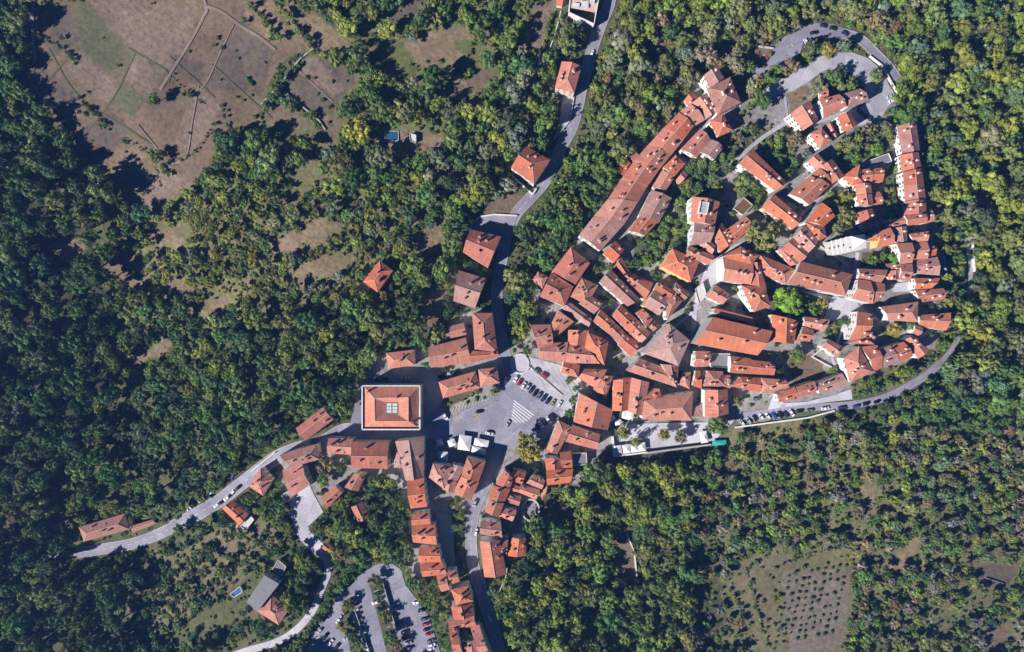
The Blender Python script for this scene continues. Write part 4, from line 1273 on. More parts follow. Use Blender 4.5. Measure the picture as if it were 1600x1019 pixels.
label_of(PC, 4, 'sprawling orange palace of joined hipped roofs in the town centre', 'palace')
label_of('the group round the rampart mansion', 3, 'large pinkish grey mansion with a white gable at the top of the rampart', 'mansion')
label_of('the column below the roof terrace', 0, 'tall orange house with a white framed roof terrace opening', 'house')
# roof terrace box on that house
e = CUST[('the column below the roof terrace', 0)]
z_ = float(T(1100, 330))+13.2; p = Vector(W(1099, 325, z_+3.7))-e.location; mb = MB(); mb.box(-2.6, 2.6, -3.6, 3.6, -2, .35, 0); mb.box(-2.1, 2.1, -3.1, 3.1, .35, .4, 1)
o = mb.build('roof_terrace', [M['wall_w'], M['pale']], e); o.location = p; o.rotation_euler = (0, 0, -.2)
for x in (-2.4, 2.4):
    q = MB(); q.box(x-.15, x+.15, -3.4, 3.4, .4, 1.3, 0); q.build('parapet', [M['wall_w']], o)
# church bell gable and front steps
for lab, cat, p, kd, col, h, wc in SH:
    P4 = pts(p); cx = sum(q[0] for q in P4)/4; cy = sum(q[1] for q in P4)/4; z0 = float(T(cx, cy)); org = W(cx, cy, z0); e = empty(cat, org, lab, cat)
    block(e, org, P4, kd, col, float(h), wc, z0, False, wins=False)

# ---------------------------------------------------------------- arcaded palace with glazed court
def palace():
    z0 = float(T(612, 638)); h = 13.0; zE = z0+h
    org = Vector(W(612, 637, z0)); e = empty('palace', org, 'big square orange palace with a white parapet and glazed court in its roof', 'palace')
    def q(px, py, z): return Vector(W(px, py, z))-org
    out = [(566, 603), (656, 603), (656, 671), (566, 671)]; eave = [(570, 605), (654, 605), (652, 667), (570, 667)]
    ridge = [(585, 622), (638, 621), (638, 658), (586, 658)]; inner = [(602, 629), (622, 629), (622, 647), (602, 647)]
    v = []; f = []; uv = []; mi = []
    for A, za, B, zb_ in ((eave, zE-.1, ridge, zE+3.1), (ridge, zE+3.1, inner, zE+.6)):
        for i in range(4):
            j = (i+1) % 4; a, b, c, d = q(*A[i], za), q(*A[j], za), q(*B[j], zb_), q(*B[i], zb_)
            k = len(v); v += [a, b, c, d]; u_ = (b-a).normalized(); n_ = (b-a).cross(c-a).normalized(); w_ = n_.cross(u_)
            f.append((k+3, k+2, k+1, k) if n_.z < 0 else (k, k+1, k+2, k+3)); mi.append(0)
            uvq = [((p-a).dot(u_), (p-a).dot(w_)) for p in (a, b, c, d)]; uv.append(uvq[::-1] if n_.z < 0 else uvq)
    cap = MB()
    for i in range(4):
        cap.beam(q(*ridge[i], zE+3.06), q(*ridge[(i+1) % 4], zE+3.06), .4, .14); cap.beam(q(*inner[i], zE+.62), q(*ridge[i], zE+3.06), .45, .12); cap.beam(q(*eave[i], zE-.1), q(*ridge[i], zE+3.06), .35, .12)
    k = len(v); v += [Vector(p) for p in cap.v]; f += [tuple(i+k for i in x) for x in cap.f]; mi += [1]*len(cap.f); uv += [[(0, 0)]*4]*len(cap.f)
    roof = mesh('roof', v, f, [M['o'], M['cap']], e, mi, uv)
    wm = MB(); 
    for i in range(4):
        a, b = out[i], out[(i+1) % 4]; pa = q(*a, zE); pb = q(*b, zE); pa.z = -5; pb.z = -5
        wm.beam(pa, pb, .7, h+5.5)
    fl = [q(*p, zE-.6) for p in out]; wm.add(fl, [(3, 2, 1, 0)])
    wm.build('wall', M['wall_s'], e)
    pr = MB()
    for i in range(4):
        a, b = q(*out[i], zE+.5), q(*out[(i+1) % 4], zE+.5); pr.beam(a, b, .72, .35)
    pr.build('parapet', M['wall_w'], e)
    sk = MB(); a = q(603, 630, zE+.7); b = q(621, 646, zE+.7)
    x0, x1, y0, y1 = a.x, b.x, b.y, a.y; gl = MB(); gl.box(x0, x1, y0, y1, a.z, a.z+.12); gm = gl.build('skylight', M['v'], roof)
    for i in range(3): x = x0+(x1-x0)*i/2; sk.box(x-.2, x+.2, y0-.2, y1+.2, a.z-.3, a.z+.35)
    for i in range(4): y = y0+(y1-y0)*i/3; sk.box(x0-.2, x1+.2, y-.15, y+.15, a.z-.3, a.z+.33)
    sk.build('skylight_frame', M['metal'], roof)
    for px, py in ((620, 621), (575, 612), (645, 660)):
        place('chimney', ME_CHIM, roof, q(px, py, zE+1.9), (0, 0, 0), (1.2, 1.2, 1.3))
    for k_ in range(10):
        place('arch_window', ME_WIN, e, q(570.5+8.6*k_, 671, zE-2.5)+Vector((0, -.37, 0)), (0, 0, math.pi), (1.1, 1, 1.3))
palace()

# ---------------------------------------------------------------- bell tower
def tower():
    px, py = 1299.5, 388.5; z0 = float(T(px, py)); org = Vector(W(px, py, z0)); e = empty('bell_tower', org, 'tall pale stone bell tower with a pointed spire inside the old town', 'bell tower')
    ang = math.radians(8); b = 3.9
    def rot(o): o.rotation_euler = (0, 0, ang); return o
    m = MB(); m.box(-b-.5, b+.5, -b-.5, b+.5, -4, 2, 0); m.box(-b, b, -b, b, 2, 27, 0); rot(m.build('shaft', M['wall_s'], e))
    for z in (9, 14.5, 20, 26.6):
        m = MB(); m.box(-b-.3, b+.3, -b-.3, b+.3, z, z+.45); rot(m.build('cornice', M['wall_w'], e))
    c = MB()
    for s_ in (-1, 1):
        for t_ in (-1, 1): c.box(s_*(b-.75)-.75, s_*(b-.75)+.75, t_*(b-.75)-.75, t_*(b-.75)+.75, 27.05, 31.5)
    c.box(-b, b, -b, b, 31.5, 32.3); rot(c.build('belfry', M['wall_s'], e))
    c = MB(); c.tube((0, 0, 28.6), (0, 0, 30.2), 1.1, .5, 16); c.tube((0, 0, 30.2), (0, 0, 31.6), .12, .12); rot(c.build('bell', M['metal'], e))
    c = MB(); c.add([(-b, -b, 32.3), (b, -b, 32.3), (b, b, 32.3), (-b, b, 32.3), (0, 0, 40)], [(0, 1, 4), (1, 2, 4), (2, 3, 4), (3, 0, 4), (3, 2, 1, 0)]); sp = rot(c.build('spire', M['v'], e))
    c = MB(); c.tube((0, 0, 39.8), (0, 0, 41.6), .08, .05); c.box(-.4, .4, -.05, .05, 40.9, 41.05); c.build('cross', M['metal'], sp)
    for z in (6, 11.5, 17, 23):
        for k in range(4):
            a = ang+k*math.pi/2; place('window', ME_WIN, e, (math.cos(a)*(b+.03), math.sin(a)*(b+.03), z), (0, 0, a-math.pi/2), (.7, 1, 1.2))
tower()
# round sunken court
c = G(829, 796); e = empty('sunken_court', c, 'round sunken court ringed by a pale stone wall behind the wedge block', 'court wall'); v = []; f = []; n = 44
for i in range(n):
    a = 2*math.pi*i/n
    for rr, z in ((4.9, -1), (5.7, -1), (5.7, 2.2), (4.9, 2.2)): v.append((rr*math.cos(a), 1.25*rr*math.sin(a), z))
for i in range(n):
    for j in range(4): f.append((i*4+j, i*4+(j+1) % 4, ((i+1) % n)*4+(j+1) % 4, ((i+1) % n)*4+j))
mesh('ring_wall', v, f, M['wall_s'], e); mb = MB(); mb.tube((0, 0, -.5), (0, 0, .55), 4.95, 4.95, n); o = mb.build('paved_disc', M['asphalt'], e); o.scale = (1, 1.25, 1)

# ---------------------------------------------------------------- unfinished house at the top edge
def unfinished():
    z0 = float(T(912, 8)); org = Vector(W(912, 8, z0)); e = empty('unfinished_house', org, 'unfinished pink and white building with open roof slabs at the top edge', 'building')
    zE = z0+6.5
    def q(x, y, z): return Vector(W(x, y, z))-org
    w = MB()
    for a, b in (((893, -22), (938, -16)), ((938, -16), (928, 38)), ((928, 38), (889, 20)), ((889, 20), (893, -22))):
        pa, pb = q(*a, zE), q(*b, zE); pa.z = pb.z = -4; w.beam(pa, pb, .5, 11.2)
    w.build('wall', M['wall_w'], e)
    s_ = MB(); s_.add([q(893, -22, zE), q(938, -16, zE), q(931, 20, zE), q(890, 12, zE)], [(3, 2, 1, 0)]); s_.build('roof_slab', M['wall_k'], e)
    for i, (x, y, ww, hh) in enumerate(((913, 8, 5, 4), (905, -8, 4, 3), (925, 0, 3, 5), (900, 10, 4, 2))):
        p = q(x, y, zE); b = MB(); b.box(p.x-ww/2, p.x+ww/2, p.y-hh/2, p.y+hh/2, p.z, p.z+1.2+.3*i); b.build('parapet', M['v' if i % 2 == 0 else 'wall_w'], e)
    b = MB()
    for i in range(4): b.beam(q(898+6*i, 20+2*i, zE-3), q(896+6*i, 34+2*i, zE-5), .3, .3)
    b.build('beams', M['wall_s'], e)
unfinished()
# pool
p = G(612, 213, .1); e = empty('pool', p, 'small square blue water tank in the wood clearing', 'pool'); b = MB(); b.box(-4.4, 4.4, -3.2, 3.2, -.5, .55); b.build('basin', M['wall_s'], e)
b = MB(); b.box(-4, 4, -2.8, 2.8, .5, .6); b.build('water', M['water'], e)
# steel beam lying in the lower right clearing
b = MB(); b.beam(G(1540, 903, .2), G(1568, 912, .2), .8, .7); tag(b.build('steel_beam', M['metal']), 'long pale beam lying in the brown clearing at the right edge', 'beam')
# ---------------------------------------------------------------- tents, parasols, lamps
def tent(px, py, w, d, h, ang, lab, mat='canvas', grp=None):
    z0 = float(T(px, py)); org = W(px, py, z0+h); org = (org[0], org[1], z0); e = empty('tent', org, lab, 'tent', grp); e.rotation_euler = (0, 0, math.radians(ang))
    c = MB(); c.add([(-w/2, -d/2, h), (w/2, -d/2, h), (w/2, d/2, h), (-w/2, d/2, h), (0, 0, h+min(w, d)*.22)], [(0, 1, 4), (1, 2, 4), (2, 3, 4), (3, 0, 4)])
    for (a, b_) in ((0, 1), (1, 2), (2, 3), (3, 0)):
        p, q = c.v[a], c.v[b_]; c.add([p, q, (q[0], q[1], h-.35), (p[0], p[1], h-.35)], [(3, 2, 1, 0)])
    c.build('canopy', M[mat], e)
    for sx in (-1, 1):
        for sy in (-1, 1): m = MB(); m.tube((sx*(w/2-.1), sy*(d/2-.1), 0), (sx*(w/2-.1), sy*(d/2-.1), h), .06, .06, 6); m.build('pole', M['metal'], e)
tent(726, 692, 7.8, 9.2, 3.4, -8, 'large white peaked tent in the middle of the cafe tents')
tent(706, 692, 4.6, 4.2, 2.9, 20, 'small bright white parasol left of the large peaked tent')
tent(687, 692, 3.8, 3.8, 2.8, 12, 'small shaded canopy nearest the arcaded palace')
tent(692, 714, 6.2, 6.2, 3.0, 0, 'blue shaded square canopy above the brown hipped roof')
tent(752, 692, 9.0, 4.6, 3.2, -12, 'wide pale awning right of the large peaked tent')
tent(748, 704, 9.0, 3.8, 3.1, -12, 'second wide awning below the first one by the street')
for i, (x, y) in enumerate(((966, 703), (979, 701.5), (991.5, 700), (1003, 698.5))):
    tent(x, y, 4.6, 5.4, 3.0, 7, f'white pyramid parasol, {ORD[i]} from the left along the stone terrace edge', 'canvas', 'white parasols on the stone terrace')
for i, (x, y, w, d, a) in enumerate(((966, 660, 4, 3.4, 10), (974, 647, 5, 5.4, -12), (984, 649, 4.6, 6, -8), (956, 654, 4, 2.6, 40))):
    tent(x, y, w, d, 3.0, a, f'pale cafe parasol, {ORD[i]} in the cluster under the orange gabled house', 'canvas', 'pale parasols in the shaded cafe yard')
tent(1124, 692, 8.5, 3.0, 2.6, 4, 'teal sail canopy at the right end of the stone terrace', 'teal')
tent(1100, 683, 4.4, 7.2, 3.2, 10, 'cream and yellow stage cover beside the teal sail', 'canvas')
def lamp(px, py, lab):
    e = empty('street_lamp', G(px, py, .3), lab, 'street lamp', 'lamps of the square and streets')
    m = MB(); m.tube((0, 0, -.5), (0, 0, 5.6), .09, .06, 8); m.build('post', M['metal'], e)
    m = MB(); m.tube((0, 0, 5.5), (.9, 0, 5.8), .05, .05, 6); a = m.build('arm', M['metal'], e)
    m = MB(); m.box(.7, 1.5, -.17, .17, 5.72, 5.86); m.build('lamp_head', M['lampglass'], e)
for x, y, l in ((757, 636, 'lamp post on the plaza asphalt near the bay markings'), (800, 675, 'lamp post at the lower edge of the plaza'), (826, 628, 'lamp post beside the hatched triangle'),
                (1229, 77, 'lamp post in the pale circle of the upper car park'), (1186, 92, 'lamp post by the mansion end of the upper car park'), (560, 925, 'lamp post in the head of the southern car park'),
                (735, 905, 'lamp post beside the shaded southern street'), (1205, 643, 'lamp post on the rampart road verge'), (1372, 140, 'lamp post in the upper white car park')): lamp(x, y, l)

# ---------------------------------------------------------------- cars
def make_car():
    e = bpy.data.objects.new('car', None); e.empty_display_size = .5; link(e)
    pr = [(-2.1, .35), (-2.15, .75), (-1.95, .98), (-1.0, 1.02), (1.05, 1.0), (1.95, .86), (2.12, .62), (2.1, .35)]
    v = []; f = []; hw = [.78, .84, .84, .84, .84, .82, .78, .76]
    for s_ in (-1, 1): v += [(x, s_*w, z) for (x, z), w in zip(pr, hw)]
    n = len(pr); f = [tuple(range(n)), tuple(range(n, 2*n))[::-1]]+[(i, n+i, n+(i+1) % n, (i+1) % n) for i in range(n)]
    body = mesh('body', v, f, M['car_white'], e)
    bm = bmesh.new(); bm.from_mesh(body.data); bmesh.ops.recalc_face_normals(bm, faces=bm.faces); bmesh.ops.bevel(bm, geom=bm.edges[:], offset=.07, segments=2, affect='EDGES'); bm.to_mesh(body.data); bm.free()
    m = MB(); lo = [(-1.75, -.74, .98), (1.0, -.74, 1.0), (1.0, .74, 1.0), (-1.75, .74, .98)]; hi = [(-1.35, -.6, 1.44), (.3, -.6, 1.46), (.3, .6, 1.46), (-1.35, .6, 1.44)]
    m.add(lo+hi, [(0, 1, 5, 4), (1, 2, 6, 5), (2, 3, 7, 6), (3, 0, 4, 7)]); m.build('windows', M['glass'], e)
    m = MB(); m.add([(-1.36, -.61, 1.43), (.31, -.61, 1.45), (.31, .61, 1.45), (-1.36, .61, 1.43), (-1.2, -.5, 1.5), (.15, -.5, 1.52), (.15, .5, 1.52), (-1.2, .5, 1.5)], [(0, 1, 5, 4), (1, 2, 6, 5), (2, 3, 7, 6), (3, 0, 4, 7), (4, 5, 6, 7)])
    m.build('roof_panel', M['car_white'], e)
    for x in (-1.3, 1.3):
        for y in (-.76, .76): m = MB(); m.tube((x, y-.1, .33), (x, y+.1, .33), .33, .33, 14); m.build('wheel', M['rubber'], e)
    return e
proto = make_car(); first = True; pk = list(proto.children)
def car(px, py, ang, colr, lab, grp, dz):
    global first
    if first: e = proto; ch = pk; first = False
    else:
        e = proto.copy(); link(e); ch = []
        for c in pk: d = c.copy(); COL.objects.link(d); d.parent = e; ch.append(d)
    e.location = W(px, py, float(T(px, py))+dz); e.rotation_euler = (0, 0, math.radians(ang)+(math.pi if R.random() < .5 else 0)); tag(e, lab, 'car', grp)
    s_ = R.uniform(.95, 1.08); e.scale = (s_*1.08, s_*1.1, s_)
    if 'over the plaza' in grp and colr == 'white': e.scale = (1.2, 1.15, 1.3)
    for d in ch:
        if d.name.startswith(('body', 'roof_panel')): d.material_slots[0].link = 'OBJECT'; d.material_slots[0].material = M['car_'+colr]
CDN = dict(silver='silver grey', navy='dark blue', lightblue='pale blue', green='dark green')
for (ph, end, grp), rows in parse_groups(CARS):
    for i, r in enumerate(rows):
        x, y, a, c = r[0][0].split(','); x = float(x); y = float(y)
        o_ = ordinal(i, len(rows), end); lab = f"{CDN.get(c, c)} car, {o_+' from '+end[4:]+' on' if o_ else 'alone on'} {ph}"
        car(x, y, float(a), c, lab, grp, .39)

# ---------------------------------------------------------------- trees
TINT = dict(grn=(.11, .18, .055), brt=(.15, .29, .045), olv=(.17, .2, .075), gld=(.26, .24, .06), gry=(.18, .21, .15), brn=(.23, .19, .12), dkg=(.075, .135, .06), lav=(.25, .23, .24), yel=(.2, .25, .055), pin=(.105, .17, .085))
def leafquads(cen, nrm, size, out_v, out_f, rg):
    for c, n, s_ in zip(cen, nrm, size):
        n = n/np.linalg.norm(n); a = np.cross(n, rg.normal(size=3)); a /= np.linalg.norm(a); b = np.cross(n, a); k = len(out_v)
        out_v += [tuple(c-a*s_*.6), tuple(c-b*s_), tuple(c+a*s_*.6), tuple(c+b*s_)]; out_f.append((k, k+1, k+2, k+3))
def crown_mesh(name, seed, kind):
    rg = np.random.RandomState(seed); v = []; f = []
    if kind == 'broad':
        lobes = [(np.array([0, 0, 1.25]), np.array([.62, .62, .6]))]
        for i in range(rg.randint(3, 9)):
            a = 2*math.pi*i/6+rg.uniform(-.7, .7); r = rg.uniform(.35, .72); s_ = rg.uniform(.2, .52)
            lobes.append((np.array([math.cos(a)*r, math.sin(a)*r, rg.uniform(.85, 1.5)]), np.array([s_, s_, s_*.95])))
        ncl, nq, cs, ls = 46, 20, .17, .075
    elif kind == 'pine':
        lobes = [(np.array([0, 0, .9]), np.array([.8, .8, .35])), (np.array([0, 0, 1.5]), np.array([.55, .55, .4])), (np.array([0, 0, 2.1]), np.array([.3, .3, .4]))]; ncl, nq, cs, ls = 50, 18, .14, .06
    elif kind == 'cypress':
        lobes = [(np.array([0, 0, z]), np.array([w, w, 1.0])) for z, w in ((1.2, .8), (2.6, .85), (4.0, .6), (5.2, .35))]; ncl, nq, cs, ls = 50, 14, .22, .1
    else:
        lobes = [(np.array([rg.uniform(-.4, .4), rg.uniform(-.4, .4), rg.uniform(.25, .5)]), np.array([rg.uniform(.4, .6)]*2+[rg.uniform(.3, .5)])) for _ in range(4)]; ncl, nq, cs, ls = 26, 18, .17, .085
    wts = np.array([l[1][0]*l[1][1] for l in lobes]); wts = wts/wts.sum()
    for _ in range(ncl):
        L_ = lobes[rg.choice(len(lobes), p=wts)]; d = rg.normal(size=3); d[2] = abs(d[2])*.9-.25; d /= np.linalg.norm(d)
        cc = L_[0]+d*L_[1]*rg.uniform(.72, 1.08); cr = cs*rg.uniform(.7, 1.35)
        q = rg.normal(size=(nq, 3)); q /= np.linalg.norm(q, axis=1)[:, None]; q[:, 2] = np.where(q[:, 2] < -.35, -q[:, 2], q[:, 2])
        leafquads(cc+q*cr*rg.uniform(.6, 1, (nq, 1)), q*1.0+d*.55+rg.normal(size=(nq, 3))*.35, ls*rg.uniform(.7, 1.35, nq), v, f, rg)
    for c0, rr in lobes:                                   # inner mass
        k = len(v)
        for i in range(5):
            th = -1.3+2.6*i/4
            for j in range(8):
                ph = 2*math.pi*j/8; w_ = .66*rg.uniform(.85, 1.1); v.append(tuple(c0+rr*w_*np.array([math.cos(th)*math.cos(ph), math.cos(th)*math.sin(ph), math.sin(th)])))
        for i in range(4):
            for j in range(8): f.append((k+i*8+j, k+i*8+(j+1) % 8, k+(i+1)*8+(j+1) % 8, k+(i+1)*8+j))
        f.append(tuple(k+32+j for j in range(8)))
    me = bpy.data.meshes.new(name); me.from_pydata(v, [], f); me.materials.append(M['leaf']); me.update(); return me
def trunk_mesh(kind):
    m = MB(); top = dict(broad=1.0, pine=1.8, cypress=1.0, bush=.3)[kind]; r = dict(broad=.075, pine=.07, cypress=.12, bush=.05)[kind]
    m.tube((0, 0, -.3), (.02, .01, top*.55), r, r*.7, 7); m.tube((.02, .01, top*.55), (0, 0, top), r*.7, r*.35, 7)
    if kind == 'broad':
        for a in (0.3, 1.7, 3.1, 4.6): m.tube((.01, 0, .5+.05*a), (math.cos(a)*.42, math.sin(a)*.42, 1.05), r*.5, r*.2, 5)
    me = bpy.data.meshes.new('trunk'); me.from_pydata(m.v, [], m.f); me.materials.append(M['trunk']); me.update(); return me
BROAD = [crown_mesh('crown', 20+i, 'broad') for i in range(9)]; PINE = [crown_mesh('crown', 60, 'pine'), crown_mesh('crown', 61, 'pine')]; CYP = [crown_mesh('crown', 70, 'cypress')]; BUSH = [crown_mesh('crown', 80+i, 'bush') for i in range(3)]
TR = {k: trunk_mesh(k) for k in ('broad', 'pine', 'cypress', 'bush')}
TINT = {k: (v[0]*1.17, v[1]*1.2, v[2]*1.0) for k, v in TINT.items()}
def jit(c, a=.3):
    k = R.uniform(1-a, 1+a); return [c[0]*k*R.uniform(.85, 1.18), c[1]*k, c[2]*k*R.uniform(.85, 1.2)]
def tall(x, y): return 1.45 if (x < 190 and y > 240) else 1.0
def tree(px, py, r, tint, lab, cat='tree', grp=None, kind='broad', name='broadleaf_tree', sq=None):
    z0 = float(T(px, py)); hz = r*dict(broad=1.1, pine=1.2, cypress=3.0, bush=.4)[kind]; p = W(px, py, z0+hz)
    e = empty(name, (p[0], p[1], z0), lab, cat, grp)
    e.scale = (r, r, r*(sq or R.uniform(.85, 1.15)*tall(px, py))); e.rotation_euler = (0, 0, R.uniform(0, 6.28))
    me = R.choice(dict(broad=BROAD, pine=PINE, cypress=CYP, bush=BUSH)[kind])
    c = bpy.data.objects.new('crown', me); link(c, e); c['tint'] = jit(tint, .1)
    t_ = bpy.data.objects.new('trunk', TR[kind]); link(t_, e)
    return e
placed = []
for ln in TREES_TOWN.strip().splitlines():
    lab, xy, r, c = ln.split(';'); x, y = (float(a_) for a_ in xy.split(',')); r = float(r)
    kd = 'pine' if 'pine' in lab else 'broad'
    tree(x, y, r*S*1.02, TINT[c], lab, kind=kd, name='pine_tree' if kd == 'pine' else 'broadleaf_tree'); placed.append((x, y, r))
# cypresses of the eastern slope and the belt below the wall
cyp = [(1412+9*i+R.uniform(-4, 4), 128+7.5*i+R.uniform(-6, 6)) for i in range(8)]+[(1428+R.uniform(-8, 40), 196+i*11.5) for i in range(15)]+[(1490+R.uniform(-14, 16), 330+9*i) for i in range(10)]+[(1455+12*i, 520+R.uniform(-9, 12)) for i in range(6)]
for x, y in cyp:
    if at(house_mask, x, y): continue
    tree(x, y, R.uniform(1.2, 1.9), TINT[R.choice(['olv', 'yel', 'pin'])], 'narrow pale green cypress leaning out of the shadow on the eastern slope', 'cypress', 'cypresses on the eastern slope', 'cypress', 'cypress_tree'); placed.append((x, y, 4.5))
# saplings in the planted field
for i in range(9):
    for j in range(11):
        x = 1234+i*11-j*2.2+R.uniform(-1.6, 1.6); y = 900+j*10.5+i*-2.2+R.uniform(-1.6, 1.6)
        if y > 1016 or R.random() < .12 or x > 1335: continue
        tree(x, y, R.uniform(1.1, 1.9), TINT['dkg'], 'young dark olive sapling in the planted rows of the brown field', 'sapling', 'saplings in the planted field', 'bush', 'olive_sapling'); placed.append((x, y, 3))
# shrubs on the open western fields
for x, y in ((372, 90), (385, 125), (392, 132), (380, 158), (356, 172), (398, 184), (395, 150), (370, 150), (345, 76), (395, 202), (196, 222), (340, 60), (490, 122), (505, 155), (520, 128), (498, 148), (515, 168), (540, 128), (130, 180), (195, 238), (180, 262), (478, 120)):
    tree(x+R.uniform(-2, 2), y+R.uniform(-2, 2), R.uniform(1.2, 2.4), TINT['grn'], 'small dark shrub dotted over the dry western fields', 'shrub', 'shrubs on the dry western fields', 'bush', 'shrub'); placed.append((x, y, 4))

block_m = dilate(house_mask, 2) | solid
SPARSE = np.ones((MH, MW), np.float32)
def dens(poly, d): m = np.zeros((MH, MW), bool); raster(m, poly); SPARSE[m] = d
dens([(230, 300), (560, 240), (640, 300), (640, 420), (540, 460), (400, 500), (230, 520), (200, 440)], .62)
dens([(1120, 670), (1700, 600), (1700, 1100), (1140, 1100)], .72); dens([(600, 330), (730, 320), (700, 480), (600, 480)], .6)
dens([(230, 850), (440, 800), (470, 900), (380, 1019), (180, 1019)], .38); dens([(480, 0), (880, 0), (860, 120), (720, 330), (520, 300), (460, 180)], .6); dens([(1140, 870), (1240, 860), (1240, 1019), (1160, 1019)], .5)
dens([(1140, 660), (1340, 640), (1330, 700), (1180, 710)], .5); dens([(1060, 830), (1150, 880), (1160, 1019), (1100, 1019)], .35)
dens([(60, 430), (160, 440), (200, 520), (180, 620), (60, 640)], .5); dens([(20, 200), (70, 150), (120, 300), (60, 330)], .55)
dens([(210, 310), (560, 240), (720, 300), (690, 420), (540, 470), (400, 500), (230, 520), (180, 430)], .66); dens([(700, 200), (900, -60), (900, 120), (760, 330), (720, 480), (560, 520), (200, 560)], .72); dens([(-80, 280), (60, 260), (120, 320), (180, 420), (150, 640), (60, 700), (-80, 700)], .8); dens([(130, 560), (300, 640), (300, 760), (100, 800), (60, 700)], .7)
dens([(1140,885), (1230,862), (1322,850), (1332,935), (1310,1060), (1165,1060), (1158,950)], .16)
SPARSE[town] = .12; SPARSE[gar] = .95; SPARSE[clear & ~gar] = .012
def palette(x, y):
    r = R.random()
    if x < 160 or (x < 330 and y > 640): return ['dkg', 'dkg', 'grn', 'dkg', 'grn', 'pin', 'olv'][int(r*7)] if R.random() > .02 else 'lav'  # dark foliage on the left, with valley shade put into its tint
    if x > 1400 and y < 620: return ['yel', 'yel', 'olv', 'grn', 'gry', 'yel', 'pin', 'yel'][int(r*8)]
    if x > 1080 and y > 660: return ['olv', 'grn', 'yel', 'olv', 'gry', 'dkg', 'grn', 'yel', 'lav', 'olv', 'grn', 'brn'][int(r*12)]
    if x > 900 and y < 240: return ['olv', 'olv', 'grn', 'yel', 'gry', 'gry', 'olv', 'brn', 'yel'][int(r*9)]
    if y > 700 and x > 780: return ['grn', 'olv', 'grn', 'yel', 'dkg', 'olv', 'yel'][int(r*7)]
    if 380 < x < 880 and y < 330: return ['grn', 'yel', 'olv', 'grn', 'gry', 'dkg', 'yel', 'grn'][int(r*8)]
    if 230 < x < 640 and 300 < y < 480: return ['yel', 'gld', 'olv', 'grn', 'olv', 'yel', 'gry'][int(r*7)]
    return ['grn', 'dkg', 'grn', 'olv', 'yel', 'dkg', 'grn'][int(r*7)]
cell = 24; grid = {}
def addg(x, y, r): grid.setdefault((int(x//cell), int(y//cell)), []).append((x, y, r))
for p_ in placed: addg(*p_)
def ok(x, y, r, k):
    if at(block_m, x, y): return False
    rr_ = r*(.8 if r > 8 else .62)
    if r > 4.6:
        n_ = 0
        for a in range(6): n_ += at(clear, x+math.cos(a*1.047)*r*.7, y+math.sin(a*1.047)*r*.7)
        if n_ > 1: return False
    for a in range(6):
        if at(block_m, x+math.cos(a*1.047)*rr_, y+math.sin(a*1.047)*rr_): return False
    cx, cy = int(x//cell), int(y//cell)
    for i in range(cx-2, cx+3):
        for j in range(cy-2, cy+3):
            for (u, v_, q) in grid.get((i, j), ()):
                if (u-x)**2+(v_-y)**2 < ((r+q)*k)**2: return False
    return True
forest = []
# low-frequency openings, so the canopy breaks up as in a real wood
def gap(x, y): return math.sin(x/37+2*math.sin(y/53))*math.sin(y/31+1.7*math.sin(x/61))
for rmin, rmax, tries, k in ((14, 22, 6000, .56), (10, 14, 9000, .56), (7, 10, 16000, .58), (4.5, 7, 26000, .58), (2.6, 4.5, 46000, .56)):
    for _ in range(tries):
        x = R.uniform(-70, 1670); y = R.uniform(-70, 1090); d = SPARSE[int(y+OY), int(x+OX)]
        if d < .5 and rmax > 10 and not (town[int(y+OY), int(x+OX)] and d > .9): continue
        if R.random() > d: continue
        r = R.uniform(rmin, rmax)
        if x > 1080 and y > 640 or (230 < x < 640 and 290 < y < 480):
            if r > 12: continue
        if d < .05 and r > 4.5: continue
        if x < 170 and 200 < y < 700 and r < 7 and R.random() < .85: continue
        if .1 < d < .2 and not town[int(y+OY), int(x+OX)] and r > 5.5: continue
        if gap(x, y) < -.62 and rmax > 5 and R.random() < .8: continue
        if town[int(y+OY), int(x+OX)] and r > 10: continue
        if ok(x, y, r, k): forest.append((x, y, r)); addg(x, y, r)
for ln in HEDGES.strip().splitlines():
    a, b, p = ln.split(';'); pl = smooth_line(pts(p), 3.2)
    for q in pl:
        if R.random() < .8: forest.append((q[0]+R.uniform(-2.5, 2.5), q[1]+R.uniform(-2.5, 2.5), R.uniform(float(a)*.8, float(b))))
forest.sort(key=lambda t: -t[2])
def fcat(x, y, c): return c
REG = [(lambda x, y: x < 420 and y < 600, 'dense dark green tree in the wood on the left side'), (lambda x, y: x < 620, 'broad green tree in the wood west and below the arcaded palace'),
       (lambda x, y: x < 900 and y < 520, 'bushy green tree in the wood between the fields and the northern road'), (lambda x, y: y < 330 and x < 1290, 'olive green tree in the wood north of the rampart'),
       (lambda x, y: x >= 1290 and y < 600, 'bright green tree in the wood on the eastern hillside'), (lambda x, y: True, 'green tree in the wood below the town')]
ind = [t for t in forest if -10 < t[0] < 1610 and -10 < t[1] < 1029][:235]; ids = set(ind); rest = [t for t in forest if t not in ids]
for x, y, r in ind:
    c = palette(x, y); lab = next(l for f_, l in REG if f_(x, y)); tree(x, y, r*S, jit(TINT[c]), lab, 'tree', 'large trees: '+lab[-34:])
